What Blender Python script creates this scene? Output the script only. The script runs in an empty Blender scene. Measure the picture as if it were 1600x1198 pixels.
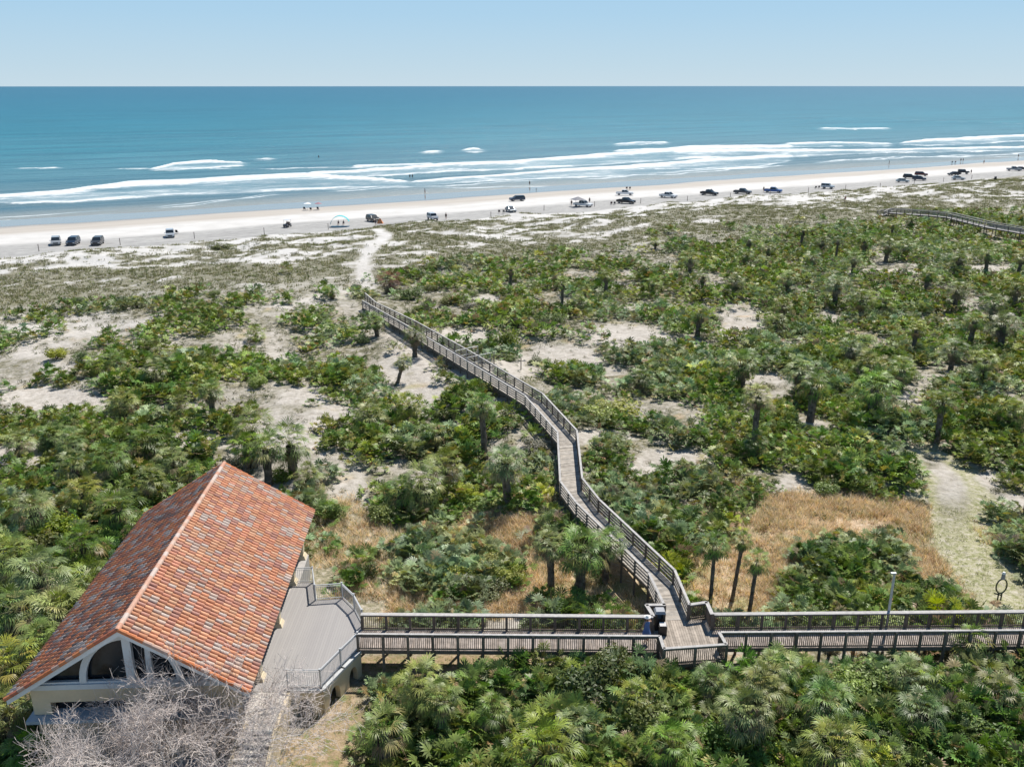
import bpy, math, random
import numpy as np
from mathutils import Vector, Matrix
RS = np.random.RandomState
rnd = random.Random(7)
sc = bpy.context.scene
COL = sc.collection
# ------------------------------------------------------------ camera model (surveyed from the photograph)
F = 1400.0; CH = 36.0; TH = math.atan((599 - 134) / F)
def unproj(px, py, z):
    a = (px - 800) / F; b = -(py - 599) / F
    d = (a, math.cos(TH) + b * math.sin(TH), -math.sin(TH) + b * math.cos(TH))
    t = (z - CH) / d[2]
    return np.array([d[0] * t, d[1] * t, z])
def proj(x, y, z):
    z = np.asarray(z) - CH
    dep = y * math.cos(TH) - z * math.sin(TH); up = y * math.sin(TH) + z * math.cos(TH)
    dep = np.maximum(dep, .01)
    return 800 + F * np.asarray(x) / dep, 599 - F * up / dep
NX, NY = -.4967, .8679           # towards the sea
UX, UY = .8679, .4967            # along the shore
def smooth(a, b, x):
    t = np.clip((x - a) / (b - a), 0, 1); return t * t * (3 - 2 * t)
# value noise
_perm = RS(3).rand(256, 256)
def vnoise(x, y):
    x = np.asarray(x, float); y = np.asarray(y, float)
    xi = np.floor(x).astype(int); yi = np.floor(y).astype(int); fx = x - xi; fy = y - yi
    fx = fx * fx * (3 - 2 * fx); fy = fy * fy * (3 - 2 * fy)
    g = lambda i, j: _perm[(xi + i) % 256, (yi + j) % 256]
    return (g(0, 0) * (1 - fx) + g(1, 0) * fx) * (1 - fy) + (g(0, 1) * (1 - fx) + g(1, 1) * fx) * fy
def fbm(x, y, o=3):
    s = 0; a = .5; t = 0
    for k in range(o):
        s = s + a * vnoise(x * 2 ** k + 17 * k, y * 2 ** k + 31 * k); t += a; a *= .5
    return s / t
# boardwalk rail lines in world metres (rail cap height 6.07, deck 5.0)
RR = [(-23.0, 137.6), (-20.2, 129.8), (-12.9, 117.2), (-5.3, 102.9), (3.1, 87.0), (5.95, 76.5), (5.65, 66.0), (6.65, 62.1), (10.6, 51.6), (10.8, 47.5)]
LL = [(-22.7, 132.6), (-21.0, 128.6), (-14.4, 116.0), (-7.0, 101.7), (1.3, 86.3), (4.15, 76.1), (3.85, 65.4), (4.85, 61.6), (8.85, 51.3), (9.25, 47.45)]
PATH = [((a[0] + b[0]) / 2, (a[1] + b[1]) / 2) for a, b in zip(RR, LL)]
def seg_dist(x, y, pts):
    best = np.full(np.shape(x), 1e9)
    for (ax, ay), (bx, by) in zip(pts[:-1], pts[1:]):
        dx, dy = bx - ax, by - ay
        t = np.clip(((x - ax) * dx + (y - ay) * dy) / (dx * dx + dy * dy), 0, 1)
        best = np.minimum(best, np.hypot(x - ax - t * dx, y - ay - t * dy))
    return best
def shore_s(x, y): return NX * x + NY * y
def ground_h(x, y):
    x = np.asarray(x, float); y = np.asarray(y, float)
    s = shore_s(x, y) + 6 * (fbm(x / 40, y / 40, 2) - .5)
    dune = (fbm(x / 22 + 5, y / 22, 3) - .5) * 2.6 + (fbm(x / 6, y / 6, 2) - .5) * .5
    near = smooth(3, 14, seg_dist(x, y, PATH + [(9, 45), (9, 46)])) * smooth(3, 9, seg_dist(x, y, [(-9, 45), (40, 46)])) * smooth(9, 20, seg_dist(x, y, [(-18, 36), (-18, 58)]))
    d = dune * (.12 + .88 * near)
    wk = smooth(9, 3, seg_dist(x, y, PATH)) * smooth(52, 66, y)
    base = 3.2 + d
    base = base + (4.05 - .25 * smooth(100, 130, y) - base) * wk * .95
    base = base + smooth(44.6, 43.0, y) * smooth(-6, 4, x) * .8
    fore = np.exp(-((s - 190) / 14) ** 2) * .9 + (fbm(x / 5 + 9, y / 5, 2) - .5) * 1.0 * np.exp(-((s - 192) / 16) ** 2)
    land = base + fore
    beach = 2.1 - 2.1 * np.clip((s - 212) / 79.3, 0, 3) ** 1.15
    h = land + (beach - land) * smooth(203, 214, s)
    return np.maximum(h, -5)
def ghs(x, y): return float(ground_h(x, y))
def G(px, py, dz=0.0):
    z = 3.0
    for k in range(8):
        p = unproj(px, py, z + dz); z = .5 * z + .5 * ghs(p[0], p[1])
    return float(p[0]), float(p[1]), ghs(p[0], p[1])

# ------------------------------------------------------------ materials
def newmat(name):
    m = bpy.data.materials.new(name); m.use_nodes = True
    nt = m.node_tree; nt.nodes.clear()
    return m, nt
class NT:
    def __init__(s, nt): s.nt = nt
    def n(s, t, **kw):
        nd = s.nt.nodes.new(t)
        for k, v in kw.items():
            if k.startswith('i_'):
                key = k[2:].replace('_', ' ')
                nd.inputs[key if key in nd.inputs else int(key)].default_value = v
            else: setattr(nd, k, v)
        return nd
    def l(s, a, b): s.nt.links.new(a, b)
    def attr(s, name, fac=False):
        a = s.n('ShaderNodeAttribute', attribute_name=name); return a.outputs['Fac'] if fac else a.outputs['Color']
    def noise(s, vec, scale, detail=4, rough=.6):
        n = s.n('ShaderNodeTexNoise'); n.inputs['Scale'].default_value = scale; n.inputs['Detail'].default_value = detail; n.inputs['Roughness'].default_value = rough
        if vec is not None: s.l(vec, n.inputs['Vector'])
        return n.outputs['Fac']
    def ramp(s, fac, stops):
        r = s.n('ShaderNodeValToRGB'); e = r.color_ramp.elements
        while len(e) < len(stops): e.new(.5)
        for k, (p, c) in enumerate(stops):
            e[k].position = p; e[k].color = (c, c, c, 1) if not hasattr(c, '__len__') else (*c, 1)
        s.l(fac, r.inputs['Fac']); return r.outputs['Color']
    def mix(s, fac, a, b, mode='MIX'):
        m = s.n('ShaderNodeMix', data_type='RGBA', blend_type=mode)
        for v, i in ((fac, 0), (a, 6), (b, 7)):
            if hasattr(v, 'is_linked') or hasattr(v, 'links'): s.l(v, m.inputs[i])
            else: m.inputs[i].default_value = v if i == 0 else (*v, 1)
        return m.outputs[2]
    def math(s, op, a, b=0.0, clamp=False):
        m = s.n('ShaderNodeMath', operation=op); m.use_clamp = clamp
        for v, i in ((a, 0), (b, 1)):
            if hasattr(v, 'links'): s.l(v, m.inputs[i])
            else: m.inputs[i].default_value = v
        return m.outputs[0]
    def pos(s): return s.n('ShaderNodeNewGeometry').outputs['Position']
    def objc(s): return s.n('ShaderNodeTexCoord').outputs['Object']
    def mapping(s, vec, scale=(1, 1, 1), rot=(0, 0, 0)):
        m = s.n('ShaderNodeMapping'); m.inputs['Scale'].default_value = scale; m.inputs['Rotation'].default_value = rot; s.l(vec, m.inputs['Vector']); return m.outputs[0]
    def bump(s, h, strength=.5, dist=.05):
        b = s.n('ShaderNodeBump'); b.inputs['Strength'].default_value = strength; b.inputs['Distance'].default_value = dist; s.l(h, b.inputs['Height']); return b.outputs[0]
    def out(s, color, rough=.7, metal=0.0, normal=None, spec=.5):
        p = s.n('ShaderNodeBsdfPrincipled')
        for v, key in ((color, 'Base Color'), (rough, 'Roughness'), (metal, 'Metallic'), (spec, 'Specular IOR Level')):
            if hasattr(v, 'links'): s.l(v, p.inputs[key])
            else: p.inputs[key].default_value = (*v, 1) if key == 'Base Color' else v
        if normal is not None: s.l(normal, p.inputs['Normal'])
        o = s.n('ShaderNodeOutputMaterial'); s.l(p.outputs[0], o.inputs[0]); return p
MATS = {}
def simple(name, col, rough=.7, metal=0.0, nscale=3.0, namp=.18, bump=0.0, spec=.5, stretch=None):
    if name in MATS: return MATS[name]
    m, nt = newmat(name); t = NT(nt)
    vec = t.objc()
    if stretch: vec = t.mapping(vec, stretch)
    n1 = t.noise(vec, nscale, 5); n2 = t.noise(t.pos(), nscale * 6, 3)
    f = t.math('ADD', t.math('MULTIPLY', n1, .65), t.math('MULTIPLY', n2, .35))
    c = t.ramp(f, [(.3, tuple(max(0, x * (1 - namp)) for x in col)), (.7, tuple(min(1, x * (1 + namp)) for x in col))])
    t.out(c, rough, metal, t.bump(n2, bump, .02) if bump else None, spec)
    MATS[name] = m; return m
def vcol(name, rough=.6, namp=.2, nscale=8.0, spec=.4, bump=0.0, transl=0.0, objvar=0.0):
    if name in MATS: return MATS[name]
    m, nt = newmat(name); t = NT(nt)
    c = t.attr('col')
    n = t.noise(t.pos(), nscale, 3)
    k = t.ramp(n, [(.3, 1 - namp), (.7, 1 + namp)])
    c = t.mix(1.0, c, k, 'MULTIPLY')
    if objvar:
        r = t.n('ShaderNodeObjectInfo').outputs['Random']
        hs = t.n('ShaderNodeHueSaturation')
        t.l(t.math('ADD', t.math('MULTIPLY', r, .05), .475), hs.inputs['Hue'])
        r2 = t.math('FRACT', t.math('MULTIPLY', r, 7.31))
        t.l(t.math('ADD', t.math('MULTIPLY', r2, objvar), 1 - objvar / 2), hs.inputs['Value'])
        r3 = t.math('FRACT', t.math('MULTIPLY', r, 17.7))
        t.l(t.math('ADD', t.math('MULTIPLY', r3, .4), .75), hs.inputs['Saturation'])
        t.l(c, hs.inputs['Color']); c = hs.outputs[0]
    p = t.out(c, rough, 0, t.bump(n, bump, .03) if bump else None, spec)
    if transl:
        tr = t.n('ShaderNodeBsdfTranslucent'); c2 = t.mix(1.0, c, (1.15, 1.2, .5), 'MULTIPLY'); t.l(c2, tr.inputs[0])
        mx = t.n('ShaderNodeMixShader'); mx.inputs[0].default_value = transl
        t.l(p.outputs[0], mx.inputs[1]); t.l(tr.outputs[0], mx.inputs[2])
        o = [n for n in nt.nodes if n.type == 'OUTPUT_MATERIAL'][0]; t.l(mx.outputs[0], o.inputs[0])
    MATS[name] = m; return m

# ------------------------------------------------------------ mesh helpers
def npmesh(name, V, Fc, C=None, mat=None, smooth_=False):
    V = np.ascontiguousarray(V, dtype=np.float32); Fc = np.ascontiguousarray(Fc, dtype=np.int32)
    me = bpy.data.meshes.new(name); k = Fc.shape[1]; n = len(Fc)
    me.vertices.add(len(V)); me.vertices.foreach_set('co', V.ravel())
    me.loops.add(n * k); me.loops.foreach_set('vertex_index', Fc.ravel())
    me.polygons.add(n); me.polygons.foreach_set('loop_start', np.arange(0, n * k, k, dtype=np.int32))
    try: me.polygons.foreach_set('loop_total', np.full(n, k, dtype=np.int32))
    except Exception: pass
    if smooth_: me.polygons.foreach_set('use_smooth', np.ones(n, dtype=bool))
    me.update(calc_edges=True)
    if C is not None:
        a = me.attributes.new('col', 'FLOAT_COLOR', 'FACE')
        a.data.foreach_set('color', np.concatenate([C, np.ones((n, 1))], 1).astype(np.float32).ravel())
    if mat: me.materials.append(mat)
    return me
def link(name, me, parent=None):
    o = bpy.data.objects.new(name, me); COL.objects.link(o)
    if parent: o.parent = parent
    return o
def tag(o, label=None, cat=None, group=None, kind=None):
    if label: o['label'] = label
    if cat: o['category'] = cat
    if group: o['group'] = group
    if kind: o['kind'] = kind
    return o
def empty(name, loc=(0, 0, 0), rz=0.0):
    o = bpy.data.objects.new(name, None); COL.objects.link(o); o.location = loc; o.rotation_euler = (0, 0, rz); o.empty_display_size = .3
    return o
class MB:
    """collects convex pieces in plain coordinates; one mesh at the end"""
    def __init__(s): s.V = []; s.F = []; s.C = []
    def add(s, vs, fs, col=(1, 1, 1)):
        b = len(s.V); s.V += [tuple(v) for v in vs]
        for f in fs: s.F.append([b + i for i in f]); s.C.append(col)
    def hexa(s, v8, col=(1, 1, 1)):
        s.add(v8, [(0, 3, 2, 1), (4, 5, 6, 7), (0, 1, 5, 4), (1, 2, 6, 5), (2, 3, 7, 6), (3, 0, 4, 7)], col)
    def box(s, x0, x1, y0, y1, z0, z1, col=(1, 1, 1)):
        s.hexa([(x0, y0, z0), (x1, y0, z0), (x1, y1, z0), (x0, y1, z0), (x0, y0, z1), (x1, y0, z1), (x1, y1, z1), (x0, y1, z1)], col)
    def beam(s, p, q, w, h, col=(1, 1, 1), ext=0.0):
        p = np.array(p, float); q = np.array(q, float); d = q - p; L = np.hypot(d[0], d[1])
        if L < 1e-6: L = 1e-6
        dn = d / np.linalg.norm(d); p = p - dn * ext; q = q + dn * ext
        sx, sy = -d[1] / L * w / 2, d[0] / L * w / 2
        o = np.array([sx, sy, 0]); u = np.array([0, 0, h / 2])
        s.hexa([p - o - u, q - o - u, q + o - u, p + o - u, p - o + u, q - o + u, q + o + u, p + o + u], col)
    def tube(s, p, q, r0, r1, n=8, col=(1, 1, 1), caps=True):
        p = Vector(p); q = Vector(q); d = (q - p)
        if d.length < 1e-6: return
        a = d.orthogonal().normalized(); b = d.normalized().cross(a)
        vs = []
        for (c, r) in ((p, r0), (q, r1)):
            for k in range(n):
                t = 2 * math.pi * k / n; vs.append(tuple(c + a * math.cos(t) * r + b * math.sin(t) * r))
        fs = [(k, (k + 1) % n, n + (k + 1) % n, n + k) for k in range(n)]
        if caps: fs += [tuple(reversed(range(n))), tuple(range(n, 2 * n))]
        s.add(vs, fs, col)
    def prism(s, poly, z0, z1, col=(1, 1, 1)):
        n = len(poly)
        vs = [(x, y, z0) for x, y in poly] + [(x, y, z1) for x, y in poly]
        s.add(vs, [tuple(reversed(range(n))), tuple(range(n, 2 * n))] + [(k, (k + 1) % n, n + (k + 1) % n, n + k) for k in range(n)], col)
    def xprism(s, poly, x0, x1, col=(1, 1, 1), top=None):
        """profile poly in (y,z) extruded along x; top= inset function"""
        n = len(poly)
        vs = [(x0, y, z) for y, z in poly] + [(x1, y, z) for y, z in poly]
        s.add(vs, [tuple(range(n)), tuple(reversed(range(n, 2 * n)))] + [((k + 1) % n, k, n + k, n + (k + 1) % n) for k in range(n)], col)
    def mesh(s, name, mat):
        me = bpy.data.meshes.new(name); me.from_pydata(s.V, [], s.F); me.update()
        a = me.attributes.new('col', 'FLOAT_COLOR', 'FACE')
        c = np.ones((len(s.F), 4), np.float32); c[:, :3] = np.array(s.C, np.float32).reshape(-1, 3)
        a.data.foreach_set('color', c.ravel())
        me.materials.append(mat); return me
    def build(s, name, mat, parent=None, smooth_=False):
        me = s.mesh(name, mat)
        if smooth_:
            me.polygons.foreach_set('use_smooth', np.ones(len(me.polygons), dtype=bool))
        return link(name, me, parent)
def copy_tree(o, parent=None):
    c = o.copy(); COL.objects.link(c)
    if parent: c.parent = parent
    for ch in list(o.children): copy_tree(ch, c)
    return c

# ============================================================ SETTING
# ---- land: one sheet, sand, dune grass litter, dry grass, wet sand
SAND = [(80, 625, 80, 20), (25, 712, 50, 16), (640, 575, 45, 30), (470, 620, 38, 13), (520, 650, 36, 16), (545, 768, 26, 42), (660, 620, 38, 28),
        (880, 562, 60, 22), (980, 525, 62, 17), (1155, 505, 36, 24), (720, 525, 50, 12), (800, 575, 45, 14), (1060, 718, 62, 17), (940, 683, 45, 12),
        (1238, 772, 24, 32), (1500, 752, 62, 24), (1585, 785, 35, 14), (560, 410, 22, 30), (615, 935, 30, 22), (1020, 735, 50, 12), (1270, 665, 28, 8),
        (740, 590, 30, 10), (250, 640, 16, 8), (40, 515, 40, 9), (430, 560, 35, 9), (1190, 590, 40, 8), (1240, 545, 30, 6), (1430, 620, 24, 6),
        (590, 860, 20, 40), (1290, 500, 30, 6), (300, 690, 30, 14), (1460, 500, 30, 6), (1545, 420, 40, 7), (1380, 425, 60, 5), (1000, 480, 30, 6), (760, 470, 30, 8), (1100, 480, 20, 6)]
DRY = [(1290, 825, 175, 48), (1160, 915, 85, 62), (1400, 850, 90, 60), (1200, 880, 80, 40), (960, 925, 70, 50), (830, 875, 50, 45), (740, 945, 110, 22), (780, 825, 60, 22),
       (1480, 905, 50, 50), (1040, 905, 30, 40), (860, 930, 40, 30)]
YARD = [(520, 1130, 42, 75), (495, 1190, 60, 45), (600, 1040, 60, 16), (740, 1036, 110, 14)]
HERB = [(590, 890, 90, 60), (530, 860, 70, 70), (620, 940, 60, 30)]
def ell(px, py, L, f=1.0):
    m = np.zeros(np.shape(px))
    for cx, cy, rx, ry in L:
        m = np.maximum(m, 1.35 - np.hypot((px - cx) / (rx * f), (py - cy) / (ry * f)))
    return np.clip(m / .45, 0, 1)
GPATH = [unproj(*p, 3.2)[:2] for p in [(1455, 715), (1490, 755), (1488, 800), (1500, 850), (1550, 905), (1600, 950), (1680, 990)]]
FOOT = [unproj(*q, 3.4)[:2] for q in [(573, 452), (570, 432), (566, 412), (578, 396), (592, 384), (604, 372), (590, 362)]]
WHITE = [(480, 392, 170, 20), (550, 425, 60, 16), (760, 372, 90, 10), (880, 345, 160, 10), (930, 366, 70, 10), (1180, 312, 160, 9), (1400, 306, 240, 15), (40, 415, 60, 14), (330, 388, 140, 9), (180, 405, 160, 10), (690, 388, 60, 8), (1090, 340, 40, 8), (1060, 325, 80, 8)]
def scrub_line(px):   # seaward edge of the shrubs
    return np.interp(px, [-400, 0, 300, 560, 640, 700, 850, 1000, 1150, 1300, 1450, 1600, 2000], [500, 486, 446, 430, 422, 412, 398, 378, 362, 346, 340, 318, 290])
cols_k = 520; rows = []
y = 4.0
while y < 620: rows.append(y); y += max(.16, (y + 6) * .0062)
Y = np.array(rows); K = np.linspace(-1.05, 1.05, cols_k)
YY, KK = np.meshgrid(Y, K, indexing='ij'); XX = (YY + 14) * KK
ZZ = ground_h(XX, YY)
V = np.stack([XX, YY, ZZ], -1).reshape(-1, 3)
nr, nc = YY.shape
idx = np.arange(nr * nc).reshape(nr, nc)
Fq = np.stack([idx[:-1, :-1], idx[:-1, 1:], idx[1:, 1:], idx[1:, :-1]], -1).reshape(-1, 4)
x, y, z = V.T
PX, PY = proj(x, y, z)
S = shore_s(x, y); S2 = S + 7 * (fbm(x / 14, y / 14, 3) - .5)
UA = UX * x + UY * y
n1 = fbm(x / 7, y / 7, 3); n2 = fbm(x / 2.2 + 40, y / 2.2, 3); n3 = fbm(x / 18 + 3, y / 18 + 8, 3)
sandm = ell(PX, PY, SAND) * smooth(.25, .6, n2 + .25)
drym = smooth(.3, .62, ell(PX, PY, DRY, 1.08) * .75 + (n2 - .5) * 1.3 + .08)
gp = seg_dist(x, y, GPATH)
pathm = smooth(3.9, 2.0, gp + (n2 - .5) * 3.2)
pathm2 = smooth(1.6, .6, gp + (n2 - .5) * 1.2) * smooth(880, 740, PY)
toscrub = smooth(-6, 22, PY - scrub_line(PX) + (n1 - .5) * 26)
dens_right = smooth(-2, 3, x - np.interp(y, [44, 48, 62, 76, 87, 117, 135, 150], [-9, 10, 6, 5, 2, -13, -24, -30]))
litter = toscrub * np.clip(.62 + .35 * dens_right + (n1 - .5) * 2.2 + (n2 - .5) * 1.2 + (PY > 700) * .3, 0, 1) * (1 - .82 * sandm)
def dune_cover(x, y, px, py):
    s = shore_s(x, y) + 6 * (fbm(x / 14, y / 14, 3) - .5); u = UX * x + UY * y
    n = fbm(u / 12 + 60, s / 4.5, 3) * .5 + fbm(u / 3.2 + 9, s / 1.8, 3) * .5 - .075 * smooth(180, 192, s)
    c = n + .10 + .05 * smooth(-100, 40, u) - .10 * ell(px, py, WHITE, 1.1)
    return smooth(.48, .55, c) * smooth(210, 204, s)
duneg = (1 - toscrub) * dune_cover(x, y, PX, PY)
# the footpath from the boardwalk end over the dune
bp = seg_dist(x, y, FOOT)
bpm = smooth(1.9, .9, bp + (n2 - .5) * 1.4); duneg *= 1 - bpm; litter *= 1 - bpm
me = npmesh('ground', V, Fq, None, None, True)
def pattr(me, name, arr):
    a = me.attributes.new(name, 'FLOAT', 'POINT'); a.data.foreach_set('value', np.ascontiguousarray(arr, np.float32).ravel())
pattr(me, 'litter', litter); pattr(me, 'dry', drym * (1 - pathm) * (S < 150)); pattr(me, 'gpath', pathm * (1 - pathm2)); pattr(me, 'dune', duneg)
yard = ell(PX, PY, YARD); pattr(me, 'yard', yard)
herb = ell(PX, PY, HERB); pattr(me, 'herb', herb * .8)
m, nt = newmat('sand_ground'); t = NT(nt)
P = t.pos()
sx = t.n('ShaderNodeSeparateXYZ'); t.l(P, sx.inputs[0])
s_ = t.math('ADD', t.math('MULTIPLY', sx.outputs[0], NX), t.math('MULTIPLY', sx.outputs[1], NY))
Ps = t.mapping(P, (1, 1, 1), (0, 0, -math.radians(29.78)))      # x runs along the shore
wob = t.noise(t.mapping(Ps, (.02, .06, 0)), 1.0, 3)
s_w = t.math('ADD', s_, t.math('MULTIPLY', t.math('SUBTRACT', wob, .5), 14.0))
fine = t.noise(P, 9, 5, .7); mid = t.noise(P, 1.3, 5, .65); big = t.noise(P, .16, 3)
sand = t.ramp(mid, [(.34, (.34, .305, .265)), (.5, (.47, .43, .385)), (.66, (.55, .51, .465))])
sand = t.mix(t.ramp(fine, [(.5, 0.0), (.72, .35)]), sand, (.34, .29, .22))
dsand = t.ramp(big, [(.35, (.50, .485, .465)), (.65, (.58, .565, .545))])     # whiter sand near the beach
sand = t.mix(t.ramp(t.math('DIVIDE', s_w, 400), [(.30, 0.0), (.46, 1.0)]), sand, dsand)
# beach: wheel tracked grey, dry white, damp tan, wet
trk = t.noise(t.mapping(Ps, (.05, 1.4, 0)), 1.0, 6, .75); trk2 = t.noise(t.mapping(Ps, (.4, 2.2, 0)), 1.0, 4)
tracks = t.ramp(t.math('ADD', t.math('MULTIPLY', trk, .6), t.math('MULTIPLY', trk2, .4)), [(.42, (.20, .195, .19)), (.50, (.30, .295, .285)), (.58, (.44, .43, .415))])
c = t.mix(t.ramp(t.math('DIVIDE', s_w, 400), [(.525, 0.0), (.532, .95), (.578, .9), (.590, 0.0)]), sand, tracks)
damp = t.ramp(t.noise(t.mapping(Ps, (.03, .3, 0)), 1.0, 3), [(.3, (.38, .345, .305)), (.7, (.45, .415, .375))])
dampf = t.ramp(t.math('DIVIDE', s_w, 400), [(.625, 0.0), (.645, 1.0)])
c = t.mix(dampf, c, damp)
wetf = t.ramp(t.math('DIVIDE', s_w, 400), [(.668, 0.0), (.682, 1.0)])
c = t.mix(wetf, c, (.22, .205, .185))
# vegetation litter and low ground cover
lit = t.ramp(t.noise(P, 2.2, 6, .75), [(.34, (.045, .05, .02)), (.46, (.10, .095, .045)), (.56, (.20, .18, .11)), (.66, (.42, .38, .32))])
lf = t.math('MULTIPLY', t.attr('litter', True), t.ramp(t.noise(P, .9, 5, .7), [(.36, .25), (.56, 1.0)]))
c = t.mix(lf, c, lit)
dg = t.ramp(t.noise(P, 2.6, 6, .8), [(.35, (.12, .12, .07)), (.5, (.19, .18, .12)), (.62, (.26, .24, .18)), (.70, (.40, .37, .32))])
df = t.math('MULTIPLY', t.attr('dune', True), t.ramp(t.noise(P, 1.5, 6, .75), [(.36, .45), (.50, 1.0)]))
c = t.mix(df, c, dg)
dryc = t.ramp(t.noise(P, 3.4, 6, .8), [(.33, (.26, .18, .11)), (.46, (.46, .33, .21)), (.56, (.54, .42, .29)), (.66, (.58, .51, .41))])
dryg = t.mix(t.ramp(t.noise(P, .35, 4), [(.45, 0.0), (.60, .75)]), dryc, (.24, .25, .09))
c = t.mix(t.attr('dry', True), c, dryg)
gpc = t.ramp(t.noise(P, 2.0, 6, .75), [(.37, (.19, .20, .08)), (.46, (.31, .30, .165)), (.55, (.40, .37, .26)), (.64, (.50, .46, .38))])
c = t.mix(t.attr('gpath', True), c, gpc)
yc = t.ramp(t.noise(P, 1.6, 6, .7), [(.36, (.14, .17, .05)), (.5, (.30, .22, .13)), (.66, (.42, .33, .23))])
c = t.mix(t.attr('yard', True), c, yc)
hc = t.ramp(t.noise(P, 2.0, 6, .75), [(.36, (.12, .12, .06)), (.48, (.26, .23, .14)), (.6, (.48, .43, .35)), (.7, (.58, .53, .45))])
c = t.mix(t.attr('herb', True), c, hc)
rough = t.mix(wetf, (.9, .9, .9), (.10, .10, .10))
bh = t.math('ADD', t.math('MULTIPLY', mid, .7), t.math('MULTIPLY', t.noise(P, 4, 5, .7), .3))
bmp = t.n('ShaderNodeBump'); t.l(bh, bmp.inputs['Height']); bmp.inputs['Distance'].default_value = .35
t.l(t.ramp(t.math('DIVIDE', s_w, 400), [(.5, .8), (.54, .25), (.60, .03), (1, 0.0)]), bmp.inputs['Strength'])
t.out(c, rough, 0, bmp.outputs[0], t.mix(wetf, (.3, .3, .3), (.9, .9, .9)))
me.materials.append(m)
tag(link('ground', me), 'pale dune sand with scrub litter running down to the wet beach', kind='structure')
# wide plain land beyond the detailed sheet, kept below it
mb = MB()
def shp(u, s): return (UX * u + NX * s, UY * u + NY * s)
mb.add([(*shp(-3000, -500), 1.2), (*shp(3000, -500), 1.2), (*shp(3000, 200), 1.2), (*shp(-3000, 200), 1.2), (*shp(3000, 212), -1), (*shp(-3000, 212), -1)], [(0, 1, 2, 3), (3, 2, 4, 5)])
tag(mb.build('far_land', simple('far_sand', (.45, .41, .33), .9, 0, .2, .3)), 'low coastal land past the dunes', kind='structure')

# ---- sea
us = np.concatenate([np.linspace(-480, 900, 700)]); ss = np.concatenate([np.linspace(278, 330, 150), np.linspace(330.4, 470, 240), np.linspace(471, 760, 120)])
UU, SS = np.meshgrid(us, ss); xw = UX * UU + NX * SS; yw = UY * UU + NY * SS
px, py = proj(xw, yw, np.zeros_like(xw))
BANDS = [  # (x, top, bottom) of white water on the photo
    [(-150, 318, 328), (0, 306, 319), (100, 299, 317), (200, 286, 311), (300, 282, 306), (400, 275, 301), (480, 272, 297), (545, 277, 293), (640, 284, 291)],
    [(480, 271, 281), (600, 265, 276), (700, 257, 269), (800, 253, 266), (880, 246, 262), (980, 239, 256), (1080, 229, 249), (1180, 228, 244), (1240, 228, 242)],
    [(640, 285, 291), (700, 280, 288), (800, 273, 282), (880, 266, 279), (980, 260, 275), (1080, 252, 268), (1180, 245, 262), (1240, 243, 252)],
    [(1050, 236, 249), (1180, 234, 248), (1300, 235, 243), (1400, 234, 240), (1600, 230, 236), (1800, 226, 232)],
    [(1225, 224, 231), (1300, 223, 229), (1395, 225, 229)],
    [(1405, 224, 227), (1450, 219, 228), (1520, 215, 226), (1600, 211, 221), (1800, 206, 217)],
    [(236, 265, 268), (270, 256, 267), (330, 252, 264), (384, 255, 260)],
    [(398, 249, 252), (430, 248.5, 251)], [(655, 238, 241), (690, 236, 240)], [(722, 235, 239), (740, 232, 240), (757, 235, 239)],
    [(960, 225, 229), (1000, 223, 227), (1045, 223, 226)], [(550, 260, 263), (680, 257, 261)], [(1280, 201, 203), (1390, 201, 203)],
    [(960, 236, 239), (1060, 232, 237)]]
foam = np.zeros_like(px)
for b in BANDS:
    bx, bt, bb = np.array(b).T
    t0 = np.interp(px, bx, bt); b0 = np.interp(px, bx, bb)
    wig = (fbm(UU / 9, SS / 30, 3) - .5) * 3.0
    t0 = t0 + wig * .6; b0 = b0 + wig
    w = np.maximum(b0 - t0, .5)
    f = smooth(-.6, .4, py - t0) * smooth(.08, -.04, (py - b0) / w - 0) * smooth(bx[0] - 12, bx[0] + 12, px) * smooth(bx[-1] + 12, bx[-1] - 12, px)
    brk = fbm(UU / 25 + bx[0], SS / 12, 3)
    f *= (.38 + .5 * (brk - .4)) + .75 * smooth(w * .35 + .6, 0, py - t0) + .45 * smooth(-.2, -.02, (py - b0) / w) * brk * 1.4
    foam = np.maximum(foam, f)
lace = np.zeros_like(px)    # thin swash lines
for b in [[(-200, 352), (0, 340), (90, 335), (160, 329), (250, 324), (330, 315), (400, 309), (500, 300), (640, 292.5), (800, 284), (1000, 275), (1100, 269), (1200, 262), (1300, 252), (1400, 245)],
          [(-200, 356), (0, 345), (100, 341), (200, 331), (300, 322), (420, 304), (500, 297), (620, 292)], [(1180, 264), (1250, 257), (1300, 253), (1420, 246), (1600, 240)]]:
    bx, bt = np.array(b).T; t0 = np.interp(px, bx, bt) + (fbm(UU / 14, SS / 50 + 7, 3) - .5) * 5
    lace = np.maximum(lace, np.exp(-((py - t0) / .75) ** 2) * smooth(.35, .6, fbm(UU / 20, SS / 60, 2) + .12))
foam = np.clip(np.maximum(foam, lace * .75), 0, 1.3)
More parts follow.
